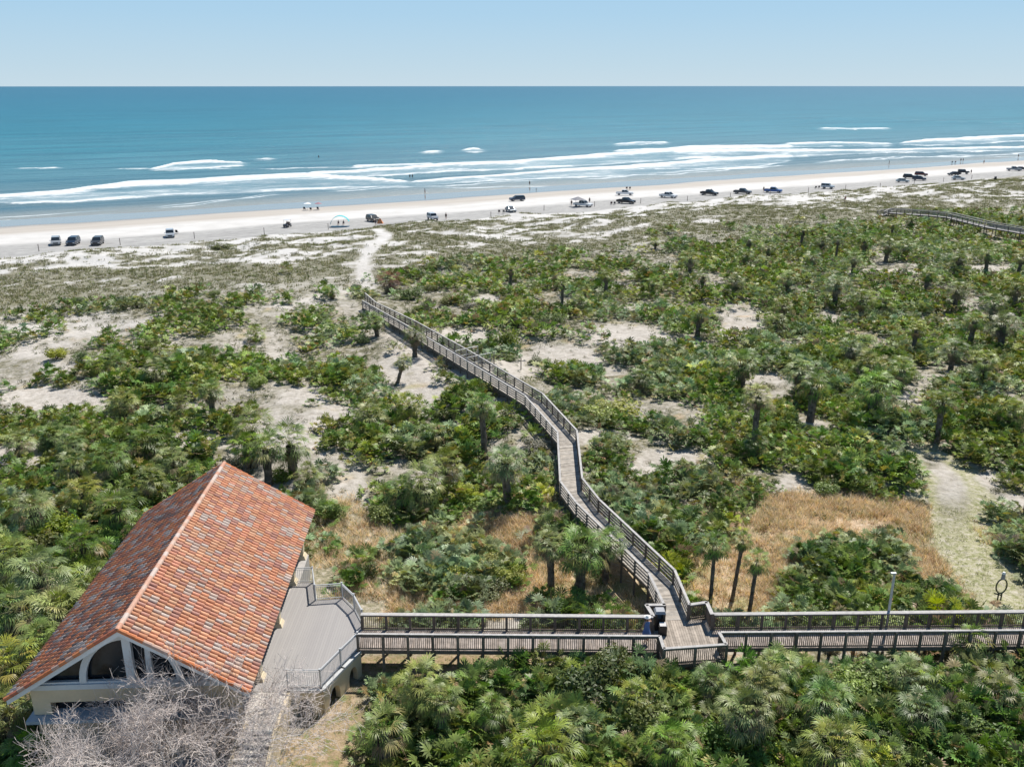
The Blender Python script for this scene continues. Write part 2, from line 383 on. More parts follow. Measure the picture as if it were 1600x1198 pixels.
# displaced swell
dis = fbm(UU / 60, SS / 7.5, 3); zw = (dis - .5) * .5 * smooth(290, 340, SS)
zw = zw * smooth(760, 700, SS) + np.minimum(foam, 1) ** 2 * .7 * smooth(300, 340, SS) + .02
V = np.stack([xw, yw, zw], -1).reshape(-1, 3); nr, nc = xw.shape; idx = np.arange(nr * nc).reshape(nr, nc)
Fq = np.stack([idx[:-1, :-1], idx[:-1, 1:], idx[1:, 1:], idx[1:, :-1]], -1).reshape(-1, 4)
def sea_material(name, near):
    m, nt = newmat(name); t = NT(nt); P = t.pos()
    sx = t.n('ShaderNodeSeparateXYZ'); t.l(P, sx.inputs[0])
    s_ = t.math('ADD', t.math('MULTIPLY', sx.outputs[0], NX), t.math('MULTIPLY', sx.outputs[1], NY))
    Ps = t.mapping(P, (1, 1, 1), (0, 0, -math.radians(29.78)))
    w1 = t.noise(t.mapping(Ps, (.004, .022, 0)), 1.0, 4, .6)
    sw = t.math('ADD', s_, t.math('MULTIPLY', t.math('SUBTRACT', w1, .5), 120.0))
    # water body colour by distance off shore (shallow murky to teal to deep blue)
    ls = t.math('LOGARITHM', t.math('MAXIMUM', sw, 260.0), 10.0)
    f = t.math('MULTIPLY', t.math('SUBTRACT', ls, 2.41), .6)
    c = t.ramp(f, [(.0, (.20, .24, .23)), (.06, (.13, .20, .23)), (.13, (.085, .21, .255)), (.22, (.035, .205, .265)), (.36, (.018, .175, .25)), (.62, (.016, .145, .23)), (1, (.016, .12, .205))])
    sl = t.noise(t.mapping(Ps, (.010, .17, 0)), 1.0, 5, .62)       # long swell lines
    c = t.mix(t.ramp(sl, [(.47, 0.0), (.58, .6)]), c, (.02, .10, .14))
    sl2 = t.noise(t.mapping(Ps, (.0022, .03, 0)), 1.0, 5, .6); c = t.mix(t.ramp(sl2, [(.48, 0.0), (.60, .5)]), c, (.012, .10, .155))
    pt = t.noise(t.mapping(Ps, (.0016, .008, 0)), 1.0, 4, .6)
    c = t.mix(t.ramp(pt, [(.5, 0.0), (.7, .3)]), c, (.03, .17, .23))
    h1 = t.noise(t.mapping(Ps, (.05, .25, 0)), 1.0, 5, .65); h2 = t.noise(t.mapping(Ps, (.5, 1.3, 0)), 1.0, 4, .65)
    h = t.math('ADD', t.math('MULTIPLY', h1, .75), t.math('MULTIPLY', h2, .22))
    nb = t.bump(h, .8, 2.2)
    rough = .35
    if near:
        fa = t.attr('foam', True)
        tex = t.noise(t.mapping(Ps, (.22, .6, 0)), 1.0, 7, .85); tex2 = t.noise(t.mapping(Ps, (.06, .5, 0)), 1.0, 4, .7)
        tt = t.math('DIVIDE', t.math('SUBTRACT', t.math('ADD', t.math('MULTIPLY', tex, .55), t.math('MULTIPLY', tex2, .45)), .33), .36)
        ff = t.ramp(t.math('SUBTRACT', t.math('MULTIPLY', fa, 1.06), tt), [(-.0, 0.0), (.10, .35), (.34, 1.0)])
        shal = t.ramp(t.math('DIVIDE', s_, 400.0), [(.735, 1.0), (.80, 0.0)])
        c = t.mix(shal, c, (.25, .27, .26))
        c = t.mix(ff, c, (.66, .69, .70))
        c = t.mix(t.ramp(t.math('MULTIPLY', fa, t.math('SUBTRACT', 1.0, ff)), [(.1, 0.0), (.5, .45)]), c, (.30, .42, .47))
        rough = t.mix(ff, (.3, .3, .3), (.8, .8, .8))
    t.out(c, rough, 0, nb, .13)
    return m
me = npmesh('sea', V, Fq, None, sea_material('sea_near', True), True); pattr(me, 'foam', foam)
tag(link('sea', me), 'blue green ocean with white breakers rolling on to the beach', kind='structure')
m = sea_material('sea_far', False); mb = MB()
Rg = [759.8, 1200, 2500, 6000, 14000, 45000]; ug = [-45000, -12000, -4000, -1500, -480, 900, 2500, 6000, 15000, 45000]
vs = [(*shp(u, s), .02) for s in Rg for u in ug]; n = len(ug)
mb.add(vs, [(j * n + i, j * n + i + 1, (j + 1) * n + i + 1, (j + 1) * n + i) for j in range(len(Rg) - 1) for i in range(n - 1)])
for (a, b) in ((-45000, -480), (900, 45000)):
    mb.add([(*shp(a, 285), .02), (*shp(b, 285), .02), (*shp(b, 759.8), .02), (*shp(a, 759.8), .02)], [(0, 1, 2, 3)])
tag(mb.build('open_sea', m), 'deep blue open ocean reaching the horizon', kind='structure')

# ============================================================ BUILDING (axis along y, turned 2.8 degrees)
BW, BL = 11.55, 19.7          # roof plan
ZE, ZR = 8.0, 11.7
c0 = np.array([-12.82, 36.61]); rot = math.radians(2.75)
bld = empty('beach_pavilion', (c0[0], c0[1], 0), rot)
tag(bld, 'beach pavilion with orange barrel tile gable roof, arched gable window and tan stucco walls', 'building')
# local frame: x from -BW (left eave) to 0 (right eave), y 0..BL
stucco = simple('tan_stucco', (.60, .47, .335), .9, 0, 1.2, .10, .3)
cream = simple('cream_stucco', (.66, .55, .38), .9, 0, 1.2, .08, .3)
bluewhite = simple('painted_trim', (.62, .66, .68), .55, 0, 2, .06)
recess_shade = simple('recess_shade_paint', (.012, .016, .022), .35, 0, 2, .3)
ledgem = simple('ledge_paint', (.42, .47, .52), .6, 0, 2, .1)
WX0, WX1, WY0, WY1 = -BW + .95, -1.0, .75, BL - .75
hx = -BW / 2; slope = (ZR - ZE) / (BW / 2)
def roofz(x): return ZE + ((x + BW) if x < hx else -x) * slope
mb = MB()
th = .22
# solid walls: west wall, back wall with gable, lower front body
mb.box(WX0, WX0 + .3, WY0 + .3, WY1 - .3, 3.0, roofz(WX0) - .32)
mb.add([(WX0, WY1, 3), (WX1, WY1, 3), (WX1, WY1, roofz(WX1) - .32), (hx, WY1, ZR - .36), (WX0, WY1, roofz(WX0) - .32),
        (WX0, WY1 - .3, 3), (WX1, WY1 - .3, 3), (WX1, WY1 - .3, roofz(WX1) - .32), (hx, WY1 - .3, ZR - .36), (WX0, WY1 - .3, roofz(WX0) - .32)],
       [(0, 4, 3, 2, 1), (5, 6, 7, 8, 9), (0, 5, 9, 4), (4, 9, 8, 3), (3, 8, 7, 2), (2, 7, 6, 1), (1, 6, 5, 0)])
mb.box(WX1 - 1.6, WX1 - 1.3, 1.2, WY1 - .35, 5.02, 8.6)       # inner east wall behind the verandah columns
mb.build('wall', stucco, bld)
mb = MB()
mb.box(WX0 - .12, WX1 + .12, WY0 - .02, WY0 + .5, 7.25, 7.98)    # band beam under the gable
mb.box(WX0 - .12, WX0 + .75, WY0 - .021, WY0 + .45, 6.55, 7.249); mb.box(WX1 - .75, WX1 + .12, WY0 - .021, WY0 + .45, 6.55, 7.249)
mb.box(hx - .45, hx + .45, WY0 - .021, WY0 + .45, 6.55, 7.249)
mb.build('front_beam', cream, bld)
mb = MB(); mb.box(WX0 + .02, WX1 - .02, WY0 + .5, WY0 + .55, 6.5, 7.3); mb.build('opening_shade_panel', recess_shade, bld)  # near-black panel behind the beam, the recess's shade put into its colour
mb = MB(); mb.box(WX0 + .05, WX1 - .05, WY0 - .15, WY0 + .49, 3.0, 6.34); mb.build('lower_wall', stucco, bld)
mb = MB(); mb.box(WX0 - .35, WX1 + .2, WY0 - .5, WY0 + .48, 6.342, 6.52); mb.box(WX0 - .1, WX1 + .1, WY0 - .75, WY0 - .16, 3.3, 3.75); mb.build('ledge', ledgem, bld)
# gable window: recessed glass, arch, posts, tie beam
gy = WY0 + .05
gx0, gx1 = WX0 - .1, WX1 + .1
mb = MB(); mb.add([(gx0, gy + .25, roofz(gx0) - .30), (gx1, gy + .25, roofz(gx1) - .30), (hx, gy + .25, ZR - .42)], [(0, 1, 2)]); mb.add([(gx0 , gy + .25, 7.99), (gx1, gy + .25, 7.99), (gx1, gy + .25, roofz(gx1) - .30), (gx0, gy + .25, roofz(gx0) - .30)], [(0, 1, 2, 3)])
m, nt = newmat('dark_glass'); t = NT(nt); t.out(t.ramp(t.noise(t.objc(), .8, 3), [(.4, (.006, .008, .012)), (.6, (.02, .028, .036))]), .12, 0, None, .35); glass = m
gl = mb.build('gable_window', glass, bld)
mb = MB()
mb.box(gx0 + .1, gx1 - .1, gy - .12, gy + .14, 7.985, 8.26)         # tie beam
mb.box(gx0 + .35, gx1 - .35, gy - .02, gy + .16, 8.262, 8.36)
R0, R1 = 2.95, 2.62; cz = 8.30
def arch_pts(r, n=26): return [(hx + (r - .45) * math.cos(a), cz + (r - .2) * math.sin(a)) for a in np.linspace(0, math.pi, n)]
a0, a1 = arch_pts(R0), arch_pts(R1)
for k in range(len(a0) - 1):
    q = [a0[k], a0[k + 1], a1[k + 1], a1[k]]
    q = [(x_, min(z_, roofz(x_) - .34)) for x_, z_ in q]
    mb.hexa([(q[0][0], gy - .08, q[0][1]), (q[1][0], gy - .08, q[1][1]), (q[2][0], gy - .08, q[2][1]), (q[3][0], gy - .08, q[3][1]),
             (q[0][0], gy + .12, q[0][1]), (q[1][0], gy + .12, q[1][1]), (q[2][0], gy + .12, q[2][1]), (q[3][0], gy + .12, q[3][1])])
mb.beam((hx, gy, 8.3), (hx, gy + .001, 11.2), .01, .01)
mb.box(hx - .2, hx + .2, gy - .105, gy + .13, 8.27, ZR - .5)
mb.hexa([(hx + .75, gy - .09, 8.27), (hx + 1.05, gy - .09, 8.27), (hx + 1.05, gy + .11, 8.27), (hx + .75, gy + .11, 8.27), (hx + .85, gy - .09, 10.6), (hx + 1.1, gy - .09, 10.55), (hx + 1.1, gy + .11, 10.55), (hx + .85, gy + .11, 10.6)])
mb.build('frame', bluewhite, gl)
# fascia boards along the gable and eaves
mb = MB()
for (xa, xb) in ((-BW, hx), (0, hx)):
    for yy in (.10, BL - .16):
        za, zb = ZE - .10, ZR - .12
        mb.hexa([(xa, yy, za - .26), (xb, yy, zb - .26), (xb, yy + .06, zb - .26), (xa, yy + .06, za - .26), (xa, yy, za), (xb, yy, zb), (xb, yy + .06, zb), (xa, yy + .06, za)])
mb.box(-BW + .02, -BW + .07, .17, BL - .17, ZE - .28, ZE - .08); mb.box(-.07, -.02, .17, BL - .17, ZE - .28, ZE - .08)
mb.build('fascia', bluewhite, bld)
mb = MB()      # roof deck slab under the tiles
for (xa, sgn) in ((-BW + .08, 1), (-.08, -1)):
    za = roofz(xa) - .06; zb = ZR - .10
    xb = hx - sgn * .002
    mb.hexa([(xa, .17, za - .12), (xb, .17, zb - .12), (xb, BL - .17, zb - .12), (xa, BL - .17, za - .12), (xa, .17, za), (xb, .17, zb), (xb, BL - .17, zb), (xa, BL - .17, za)])
mb.build('roof_board', simple('roof_board', (.20, .13, .09), .9), bld)
# barrel tiles: every tile is modelled, colour per tile
tile_m = vcol('clay_tile', .75, .14, 14, .3, .2)
def tiles(side):
    sgn = -1 if side == 'left' else 1
    Ls = math.hypot(BW / 2, ZR - ZE); nrow = 16; tl = Ls / nrow; ncol = 66; tw = BL / ncol
    R = RS(5 if side == 'left' else 9); vs = []; fs = []; cs = []
    dx, dz = sgn * (BW / 2) / Ls, -(ZR - ZE) / Ls; nx, nz = sgn * (ZR - ZE) / Ls, (BW / 2) / Ls
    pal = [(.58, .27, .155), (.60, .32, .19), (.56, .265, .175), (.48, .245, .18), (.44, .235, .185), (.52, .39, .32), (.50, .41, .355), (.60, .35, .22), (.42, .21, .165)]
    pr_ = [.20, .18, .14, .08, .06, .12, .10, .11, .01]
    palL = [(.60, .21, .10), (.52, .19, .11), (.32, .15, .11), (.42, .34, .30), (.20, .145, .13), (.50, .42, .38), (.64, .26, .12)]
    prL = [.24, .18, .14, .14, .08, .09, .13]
    for c in range(ncol):
        for r in range(nrow):
            yc = (c + .5) * tw; l0 = r * tl - .02; l1 = (r + 1) * tl + .05
            if side == 'left':
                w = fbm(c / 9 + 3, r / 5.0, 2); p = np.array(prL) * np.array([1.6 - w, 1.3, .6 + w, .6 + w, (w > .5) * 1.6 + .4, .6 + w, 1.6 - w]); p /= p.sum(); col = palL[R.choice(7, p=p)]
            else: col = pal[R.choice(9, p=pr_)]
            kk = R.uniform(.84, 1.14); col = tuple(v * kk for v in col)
            r0, r1 = .098, .112; lift = .035; j = R.uniform(-.012, .012)
            b = len(vs)
            for (l, rad, up) in ((l0, r0, .0), (l1, r1, lift)):
                for k in range(6):
                    a = math.pi * k / 5; oy = -math.cos(a) * rad; on = math.sin(a) * rad * 1.0 + up + j * .3
                    vs.append((hx + dx * l + nx * on, yc + oy + j, ZR - .05 + dz * l + nz * on))
            for k in range(5): fs.append((b + k, b + k + 1, b + 7 + k, b + 6 + k) if sgn < 0 else (b + k + 1, b + k, b + 6 + k, b + 7 + k)); cs.append(col)
            # open end face
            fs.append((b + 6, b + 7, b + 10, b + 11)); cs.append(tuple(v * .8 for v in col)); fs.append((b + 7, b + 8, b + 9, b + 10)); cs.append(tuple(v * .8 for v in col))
            # pan tile between barrels
            b = len(vs)
            for (l, up) in ((l0, -.01), (l1, .02)):
                for oy in (.09, tw - .09): vs.append((hx + dx * l + nx * up, yc + oy, ZR - .05 + dz * l + nz * up))
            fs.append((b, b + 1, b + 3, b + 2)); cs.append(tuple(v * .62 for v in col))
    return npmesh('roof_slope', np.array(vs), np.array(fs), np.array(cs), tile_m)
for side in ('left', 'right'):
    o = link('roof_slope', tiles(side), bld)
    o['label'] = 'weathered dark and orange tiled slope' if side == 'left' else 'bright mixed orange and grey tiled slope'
mb = MB()
nn = 46
for k in range(nn):
    y0 = BL * k / nn; y1 = BL * (k + 1) / nn + .04; col = rnd.choice([(.50, .30, .22), (.52, .38, .31), (.50, .27, .19), (.52, .42, .37)])
    vs = []
    for (yy, rr) in ((y0, .125), (y1, .14)):
        for a in np.linspace(-.15, math.pi + .15, 8): vs.append((hx - math.cos(a) * rr, yy, ZR + .0 + math.sin(a) * rr))
    mb.add(vs, [(i + 1, i, 8 + i, 9 + i) for i in range(7)] + [tuple(range(8)), tuple(range(15, 7, -1))], col)
mb.build('ridge_cap', tile_m, bld)
for yy in (.05, BL - .05):
    for (xa, sg) in ((-BW, 1), (0, -1)):
        mb = MB(); Ls = math.hypot(BW / 2, ZR - ZE); n = 16
        for k in range(n):
            f0, f1 = k / n, (k + 1) / n + .006
            col = rnd.choice([(.50, .17, .07), (.42, .14, .08), (.44, .30, .24), (.54, .20, .085)])
            p = (hx + (xa - hx) * f0, yy, ZR + (ZE - ZR) * f0 + .02); q = (hx + (xa - hx) * f1, yy, ZR + (ZE - ZR) * f1 + .045)
            mb.tube(p, q, .10, .115, 8, col)
        mb.build('verge_tile', tile_m, bld)
# verandah columns
for yy in (.95, 5.2, 10.4, 15.2, 18.6):
    mb = MB(); x_ = -.95
    mb.box(x_ - .25, x_ + .25, yy - .25, yy + .25, 5.26, 7.70)
    mb.hexa([(x_ - .42, yy - .42, 5.0), (x_ + .42, yy - .42, 5.0), (x_ + .42, yy + .42, 5.0), (x_ - .42, yy + .42, 5.0), (x_ - .3, yy - .3, 5.258), (x_ + .3, yy - .3, 5.258), (x_ + .3, yy + .3, 5.258), (x_ - .3, yy + .3, 5.258)])
    mb.build('column', cream, bld)
mb = MB(); mb.box(-1.2, -.7, .75, BL - .75, 7.702, 8.25); mb.build('eave_beam', cream, bld)
mb = MB(); mb.box(WX0 + .4, -2.2, 1.3, BL - 1.2, 3.1, 5.0); mb.box(-2.2, -.45, .75, BL - .7, 3.1, 4.985); mb.build('floor_slab', simple('slab_concrete', (.38, .36, .34), .8), bld)

# ---- terrace deck east of the building
Z = 5.0
def D2(q): p = unproj(380 + q[0] / 4.28, 850 + q[1] / 4.28, Z); return (float(p[0]), float(p[1]))
wallx = -14.6
P1, P2, P3, P4, P5, P6, P7, P8, P9, P10 = [D2(q) for q in ((335, 262), (470, 255), (485, 375), (665, 362), (745, 440), (800, 545), (770, 700), (655, 815), (520, 955), (300, 955))]
P1 = (-14.3, P2[1] - .02); P10 = (-12.17, P9[1]); P11 = (-12.17, 40.58)
terr = empty('terrace_deck', (-11.5, 45, 0))
tag(terr, 'grey plank terrace with curved edge and pale metal railings beside the tiled pavilion', 'deck')
def loc(p): return (p[0] + 11.5, p[1] - 45)
m, nt = newmat('grey_composite_planks'); t = NT(nt)
oc = t.objc(); sp = t.n('ShaderNodeSeparateXYZ'); t.l(oc, sp.inputs[0])
u = t.math('DIVIDE', sp.outputs[0], .15); fr = t.math('FRACT', u); idn = t.math('FLOOR', u)
wn = t.n('ShaderNodeTexWhiteNoise', noise_dimensions='1D'); t.l(idn, wn.inputs['W'])
base = t.mix(wn.outputs[0], (.27, .255, .25), (.30, .285, .275))
base = t.mix(t.ramp(t.noise(oc, .6, 4), [(.4, 0.0), (.7, .25)]), base, (.34, .32, .305))
gap = t.math('LESS_THAN', fr, .07)
c = t.mix(gap, base, (.19, .18, .175))
t.out(c, .65); compos = m
mb = MB(); mb.prism([loc(p) for p in (P1, (wallx, 41), (-13.9, 40.62), (P11[0], 40.62), P10, P9, P8, P7, P6, P5, P4, P3, P2)][::-1], 4.9, 5.02)
# (order: counter-clockwise from above)
mb.build('deck_planks', compos, terr)
mb = MB()
ring = [P10, P9, P8, P7]
for a, b in zip(ring[:-1], ring[1:]):
    mb.beam((*loc(a), 4.86), (*loc(b), 4.86), .42, .16, ext=.06)
mb.build('edge_coping', simple('coping_grey', (.45, .46, .46), .7), terr); mb = MB()
ring2 = [P6, P5, P4, P3, P2, P1]
for a, b in zip(ring2[:-1], ring2[1:]): mb.beam((*loc(a), 4.80), (*loc(b), 4.80), .18, .19, ext=.04)
mb.build('edge_coping', simple('coping_grey', (.45, .46, .46), .7), terr)
def archwall(a, b, zt, zb, wth, n=14, rise=.75):
    mb = MB(); a = np.array(a); b = np.array(b); L = np.hypot(*(b - a)); d = (b - a) / L; nrm = np.array([-d[1], d[0]]) * wth / 2
    prev = None
    pil = .45
    xs = [0, pil] + list(np.linspace(pil + .001, L - pil - .001, n)) + [L - pil, L]
    def zlow(s):
        if s <= pil or s >= L - pil: return zb
        q = (s - pil) / (L - 2 * pil) * 2 - 1
        return zt - .42 - rise * (1 - math.sqrt(max(0, 1 - q * q)))
    for s0, s1 in zip(xs[:-1], xs[1:]):
        z0, z1 = zlow(s0), zlow(s1)
        if s1 - s0 < .01: continue
        if s0 < pil and s1 <= pil: z0 = z1 = zb
        if s0 >= L - pil: z0 = z1 = zb
        p = a + d * s0; q = a + d * s1
        mb.hexa([(*(p - nrm), z0), (*(q - nrm), z1), (*(q + nrm), z1), (*(p + nrm), z0), (*(p - nrm), zt), (*(q - nrm), zt), (*(q + nrm), zt), (*(p + nrm), zt)])
    return mb
for a, b in ((P10, P9), (P9, P8), (P8, P7)):
    a_, b_ = loc(a), loc(b)
    archwall(a_, b_, 4.78, 2.8, .32, rise=1.0 if a is P10 else .7).build('arched_wall', cream, terr)
mb = MB()
for a, b in ((P6, P5), (P5, P4), (P4, P3), (P3, P2), (P2, P1)): mb.beam((*loc(a), 3.9), (*loc(b), 3.9), .15, 1.6)
mb.build('base_wall', cream, terr)
# railings of the terrace
railm = simple('pale_grey_metal', (.50, .51, .52), .45, .2, 4, .05)
def metal_railing(pts, z, parent, h=1.07, sp=.115):
    mb = MB(); posts = []
    for a, b in zip(pts[:-1], pts[1:]):
        a = np.array(a); b = np.array(b); L = np.hypot(*(b - a)); d = (b - a) / L
        mb.beam((*a, z + h), (*b, z + h), .055, .045); mb.beam((*a, z + h - .12), (*b, z + h - .12), .03, .03); mb.beam((*a, z + .09), (*b, z + .09), .04, .04)
        n = int(L / sp)
        for k in range(1, n):
            p = a + d * L * k / n; mb.box(p[0] - .009, p[0] + .009, p[1] - .009, p[1] + .009, z + .09, z + h - .12)
        m_ = max(1, int(round(L / 1.9)))
        for k in range(m_): posts.append(tuple(a + (b - a) * k / m_))
    posts.append(tuple(pts[-1]))
    r = mb.build('railing', railm, parent)
    for p in posts:
        q = MB(); q.box(p[0] - .04, p[0] + .04, p[1] - .04, p[1] + .04, z, z + h + .05); q.box(p[0] - .055, p[0] + .055, p[1] - .055, p[1] + .055, z + h + .051, z + h + .09); q.build('post', railm, r)
    return r
metal_railing([loc(p) for p in (P6, P5, P4, P3, P2, P1)], 5.02, terr)
metal_railing([loc(p) for p in (P10, P9, P8, P7)], 5.02, terr)
mb = MB(); mb.beam((*loc(P10), 5.05), (*loc(P9), 5.05), .1, .06)
# front ramp and stair going down past the gable
st = empty('entrance_stair', (-12.9, 38.5, 0)); tag(st, 'pale concrete landing and stair with stucco side walls descending beside the pavilion front', 'stairs')
mb = MB(); mb.box(-.95, .75, -.9, 2.1, 4.80, 4.99)
for k in range(9): mb.box(-.95, .75, -.9 - .32 * (k + 1), -.9 - .32 * k - .001, 3.0, 4.80 - .19 * k)
mb.build('steps', simple('pale_concrete', (.50, .47, .43), .85, 0, 2, .2), st)
for xx in (-1.12, .77):
    mb = MB(); mb.xprism([(-4.6, 2.9), (2.1, 2.9), (2.1, 4.97), (-.9, 4.97), (-4.6, 3.6)], xx, xx + .17); mb.build('side_wall', cream, st)
# eastern lip
mb = MB(); mb.box(-.94, .76, -.98, -.9, 4.81, 5.0); mb.build('stair_nosing', bluewhite, st)

# ============================================================ BOARDWALKS
wood_plank = vcol('weathered_planks', .85, .28, 2.2, .2)
wood_rail = vcol('weathered_rail', .85, .18, 5, .2)
GREYW = (.34, .33, .32); BROWNW = (.185, .155, .13); CAPW = (.40, .385, .37)
def jit(c, a=.12): k = rnd.uniform(1 - a, 1 + a); return tuple(v * k for v in c)
def plank_strip(L0, R0, L1, R1, z0, z1, w=.15, col=(.30, .26, .22), mb=None, var=.26):
    """planks laid across a strip whose left/right edges run L0->L1 and R0->R1"""
    mb = mb or MB()
    L0, R0, L1, R1 = map(np.array, (L0, R0, L1, R1))
    n = max(1, int(np.hypot(*((L1 + R1) / 2 - (L0 + R0) / 2)) / w))
    for k in range(n):
        f0, f1 = k / n, (k + .93) / n
        a, b, c_, d = L0 + (L1 - L0) * f0, R0 + (R1 - R0) * f0, R0 + (R1 - R0) * f1, L0 + (L1 - L0) * f1
        za = z0 + (z1 - z0) * f0; zb = z0 + (z1 - z0) * f1
        cc = jit(col, var); tint = rnd.uniform(-.02, .02); cc = (cc[0] + tint * .3, cc[1], cc[2] - tint * .3)
        mb.hexa([(*a, za - .04), (*b, za - .04), (*c_, zb - .04), (*d, zb - .04), (*a, za), (*b, za), (*c_, zb), (*d, zb)], cc)
    return mb
def railing(pts, zs, parent, style, h=1.05, spc=1.45, gz=None, capw=.20, inner=1, postdown=True):
    """pts: plan points on the railing line; zs deck height at each. style 'picket' or 'slat'"""
    mb = MB(); cap = MB(); posts = []
    for i in range(len(pts) - 1):
        a = np.array(pts[i], float); b = np.array(pts[i + 1], float); za, zb = zs[i], zs[i + 1]
        L = np.hypot(*(b - a)); d = (b - a) / L; nrm = np.array([-d[1], d[0]])
        P_ = lambda f, dz, off=0: (*(a + (b - a) * f + nrm * off), za + (zb - za) * f + dz)
        cap.beam(P_(0, h + .02), P_(1, h + .02), capw, .045, jit(CAPW, .06), ext=.03)
        if style == 'picket':
            mb.beam(P_(0, h - .08), P_(1, h - .08), .045, .13, jit(BROWNW)); mb.beam(P_(0, .10), P_(1, .10), .045, .09, jit(BROWNW))
            n = int(L / .118)
            for k in range(1, n):
                p = P_(k / n, 0, .028 * inner); c_ = jit(BROWNW, .2)
                mb.box(p[0] - .017, p[0] + .017, p[1] - .017, p[1] + .017, p[2] + .05, p[2] + h - .03, c_)
        else:
            for zz in (h - .09, h - .34, h - .58, h - .82):
                mb.beam(P_(0, zz), P_(1, zz), .04, .115, jit((.25, .235, .22), .15))
        mb.beam(P_(0, -.14), P_(1, -.14), .05, .22, jit(BROWNW))
        m_ = max(1, int(round(L / spc)))
        for k in range(m_ + (i == len(pts) - 2)): posts.append(P_(min(1, k / m_), 0, -.05 * inner))
    r = mb.build('railing', wood_rail, parent)
    cap.build('cap_rail', wood_rail, r)
    for p in posts:
        q = MB(); zb = ghs(p[0] + parent.location[0], p[1] + parent.location[1]) - .3 if postdown else p[2] - .3
        q.box(p[0] - .07, p[0] + .07, p[1] - .07, p[1] + .07, min(zb, p[2] - .5), p[2] + h - .01, jit(BROWNW, .2)); q.build('post', wood_rail, r)
    return r
def sub(p, o): return (p[0] - o[0], p[1] - o[1])
# --- west arm
A = (0, 45.2)
bw = empty('boardwalk', (0, 45.2, 0)); tag(bw, 'weathered boardwalk with picket railings running from the terrace to the wooden junction', 'boardwalk')
xl0, xl1 = -9.0, 8.45
s0 = lambda x_: .2 * 0 - (x_ - xl0) * .012
def NYr(x_): return 44.42 - (x_ - xl0) * .012       # near railing line
def FYr(x_): return 46.45 - (x_ - xl0) * .014       # far railing line
plank_strip(sub((xl0, NYr(xl0)), A), sub((xl0, FYr(xl0)), A), sub((xl1, NYr(xl1)), A), sub((xl1, FYr(xl1)), A), 5.0, 5.0, .15, (.31, .265, .235)).build('deck_planks', wood_plank, bw)
railing([sub((xl0 + .1, NYr(xl0)), A), sub((xl1, NYr(xl1)), A)], [5, 5], bw, 'picket', capw=.15, inner=1)
railing([sub((xl0, FYr(xl0)), A), sub((xl1 - .1, FYr(xl1)), A)], [5, 5], bw, 'picket', capw=.30, inner=-1)
# --- junction platform
jn = empty('boardwalk_junction', (10.2, 45.5, 0)); J = (10.2, 45.5)
tag(jn, 'wooden junction platform with a bumped out railing where the boardwalks meet', 'boardwalk')
mb = MB()
xs = np.arange(8.47, 11.98, .15)
for x_ in xs:
    x1_ = x_ + .138
    yb = 43.06 + (x_ - 8.5) * .1; yt = 47.45
    if x_ > 11.85: yb, yt = 44.6, 46.4
    c_ = jit((.33, .285, .24), .2); q = sub((x_, 0), J); 
    mb.box(x_ - J[0], x1_ - J[0], yb - J[1], yt - J[1], 4.965, 5.005, c_)
mb.build('deck_planks', wood_plank, jn)
railing([sub(p, J) for p in ((8.48, 44.2), (8.52, 43.0), (12.1, 43.4), (11.96, 44.55))], [5] * 4, jn, 'picket', spc=1.7, capw=.19)
railing([sub(p, J) for p in ((8.42, 46.25), (8.17, 47.45), (9.3, 47.47))], [5] * 3, jn, 'picket', spc=1.2, capw=.24, inner=-1)
railing([sub(p, J) for p in ((10.85, 47.5), (11.9, 47.75), (11.95, 46.45))], [5] * 3, jn, 'picket', spc=1.2, capw=.24, inner=-1)
# --- east arm
A = (21, 45.5); be = empty('boardwalk', (21, 45.5, 0)); tag(be, 'long picket railed boardwalk arm leading right from the junction past the light pole', 'boardwalk')
xr0, xr1 = 12.0, 44.0
NYe = lambda x_: 44.58 + (x_ - xr0) * .012; FYe = lambda x_: 46.45 + (x_ - xr0) * .016
plank_strip(sub((xr0, NYe(xr0)), A), sub((xr0, FYe(xr0)), A), sub((xr1, NYe(xr1)), A), sub((xr1, FYe(xr1)), A), 5.0, 5.0, .15, (.31, .265, .235)).build('deck_planks', wood_plank, be)
railing([sub((xr0 + .1, NYe(xr0)), A), sub((xr1, NYe(xr1)), A)], [5, 5], be, 'picket', capw=.15)
railing([sub((xr0 + .1, FYe(xr0)), A), sub((xr1, FYe(xr1)), A)], [5, 5], be, 'picket', capw=.30, inner=-1)
# --- diagonal dune walkover
W = empty('dune_walkover', (0, 90, 0)); A = (0, 90); tag(W, 'long zigzag slatted wooden walkover crossing the dunes towards the beach', 'boardwalk')
zs = [4.15, 4.5, 4.8, 5, 5, 5, 5, 5, 5, 5]
mb = MB()
for i in range(len(LL) - 1):
    plank_strip(sub(LL[i], A), sub(RR[i], A), sub(LL[i + 1], A), sub(RR[i + 1], A), zs[i], zs[i + 1], .16, (.33, .30, .265), mb)
mb.build('deck_planks', wood_plank, W)
railing([sub(p, A) for p in LL], zs, W, 'slat', spc=1.9, capw=.17, inner=-1)
railing([sub(p, A) for p in RR], zs, W, 'slat', spc=1.9, capw=.17, inner=1)
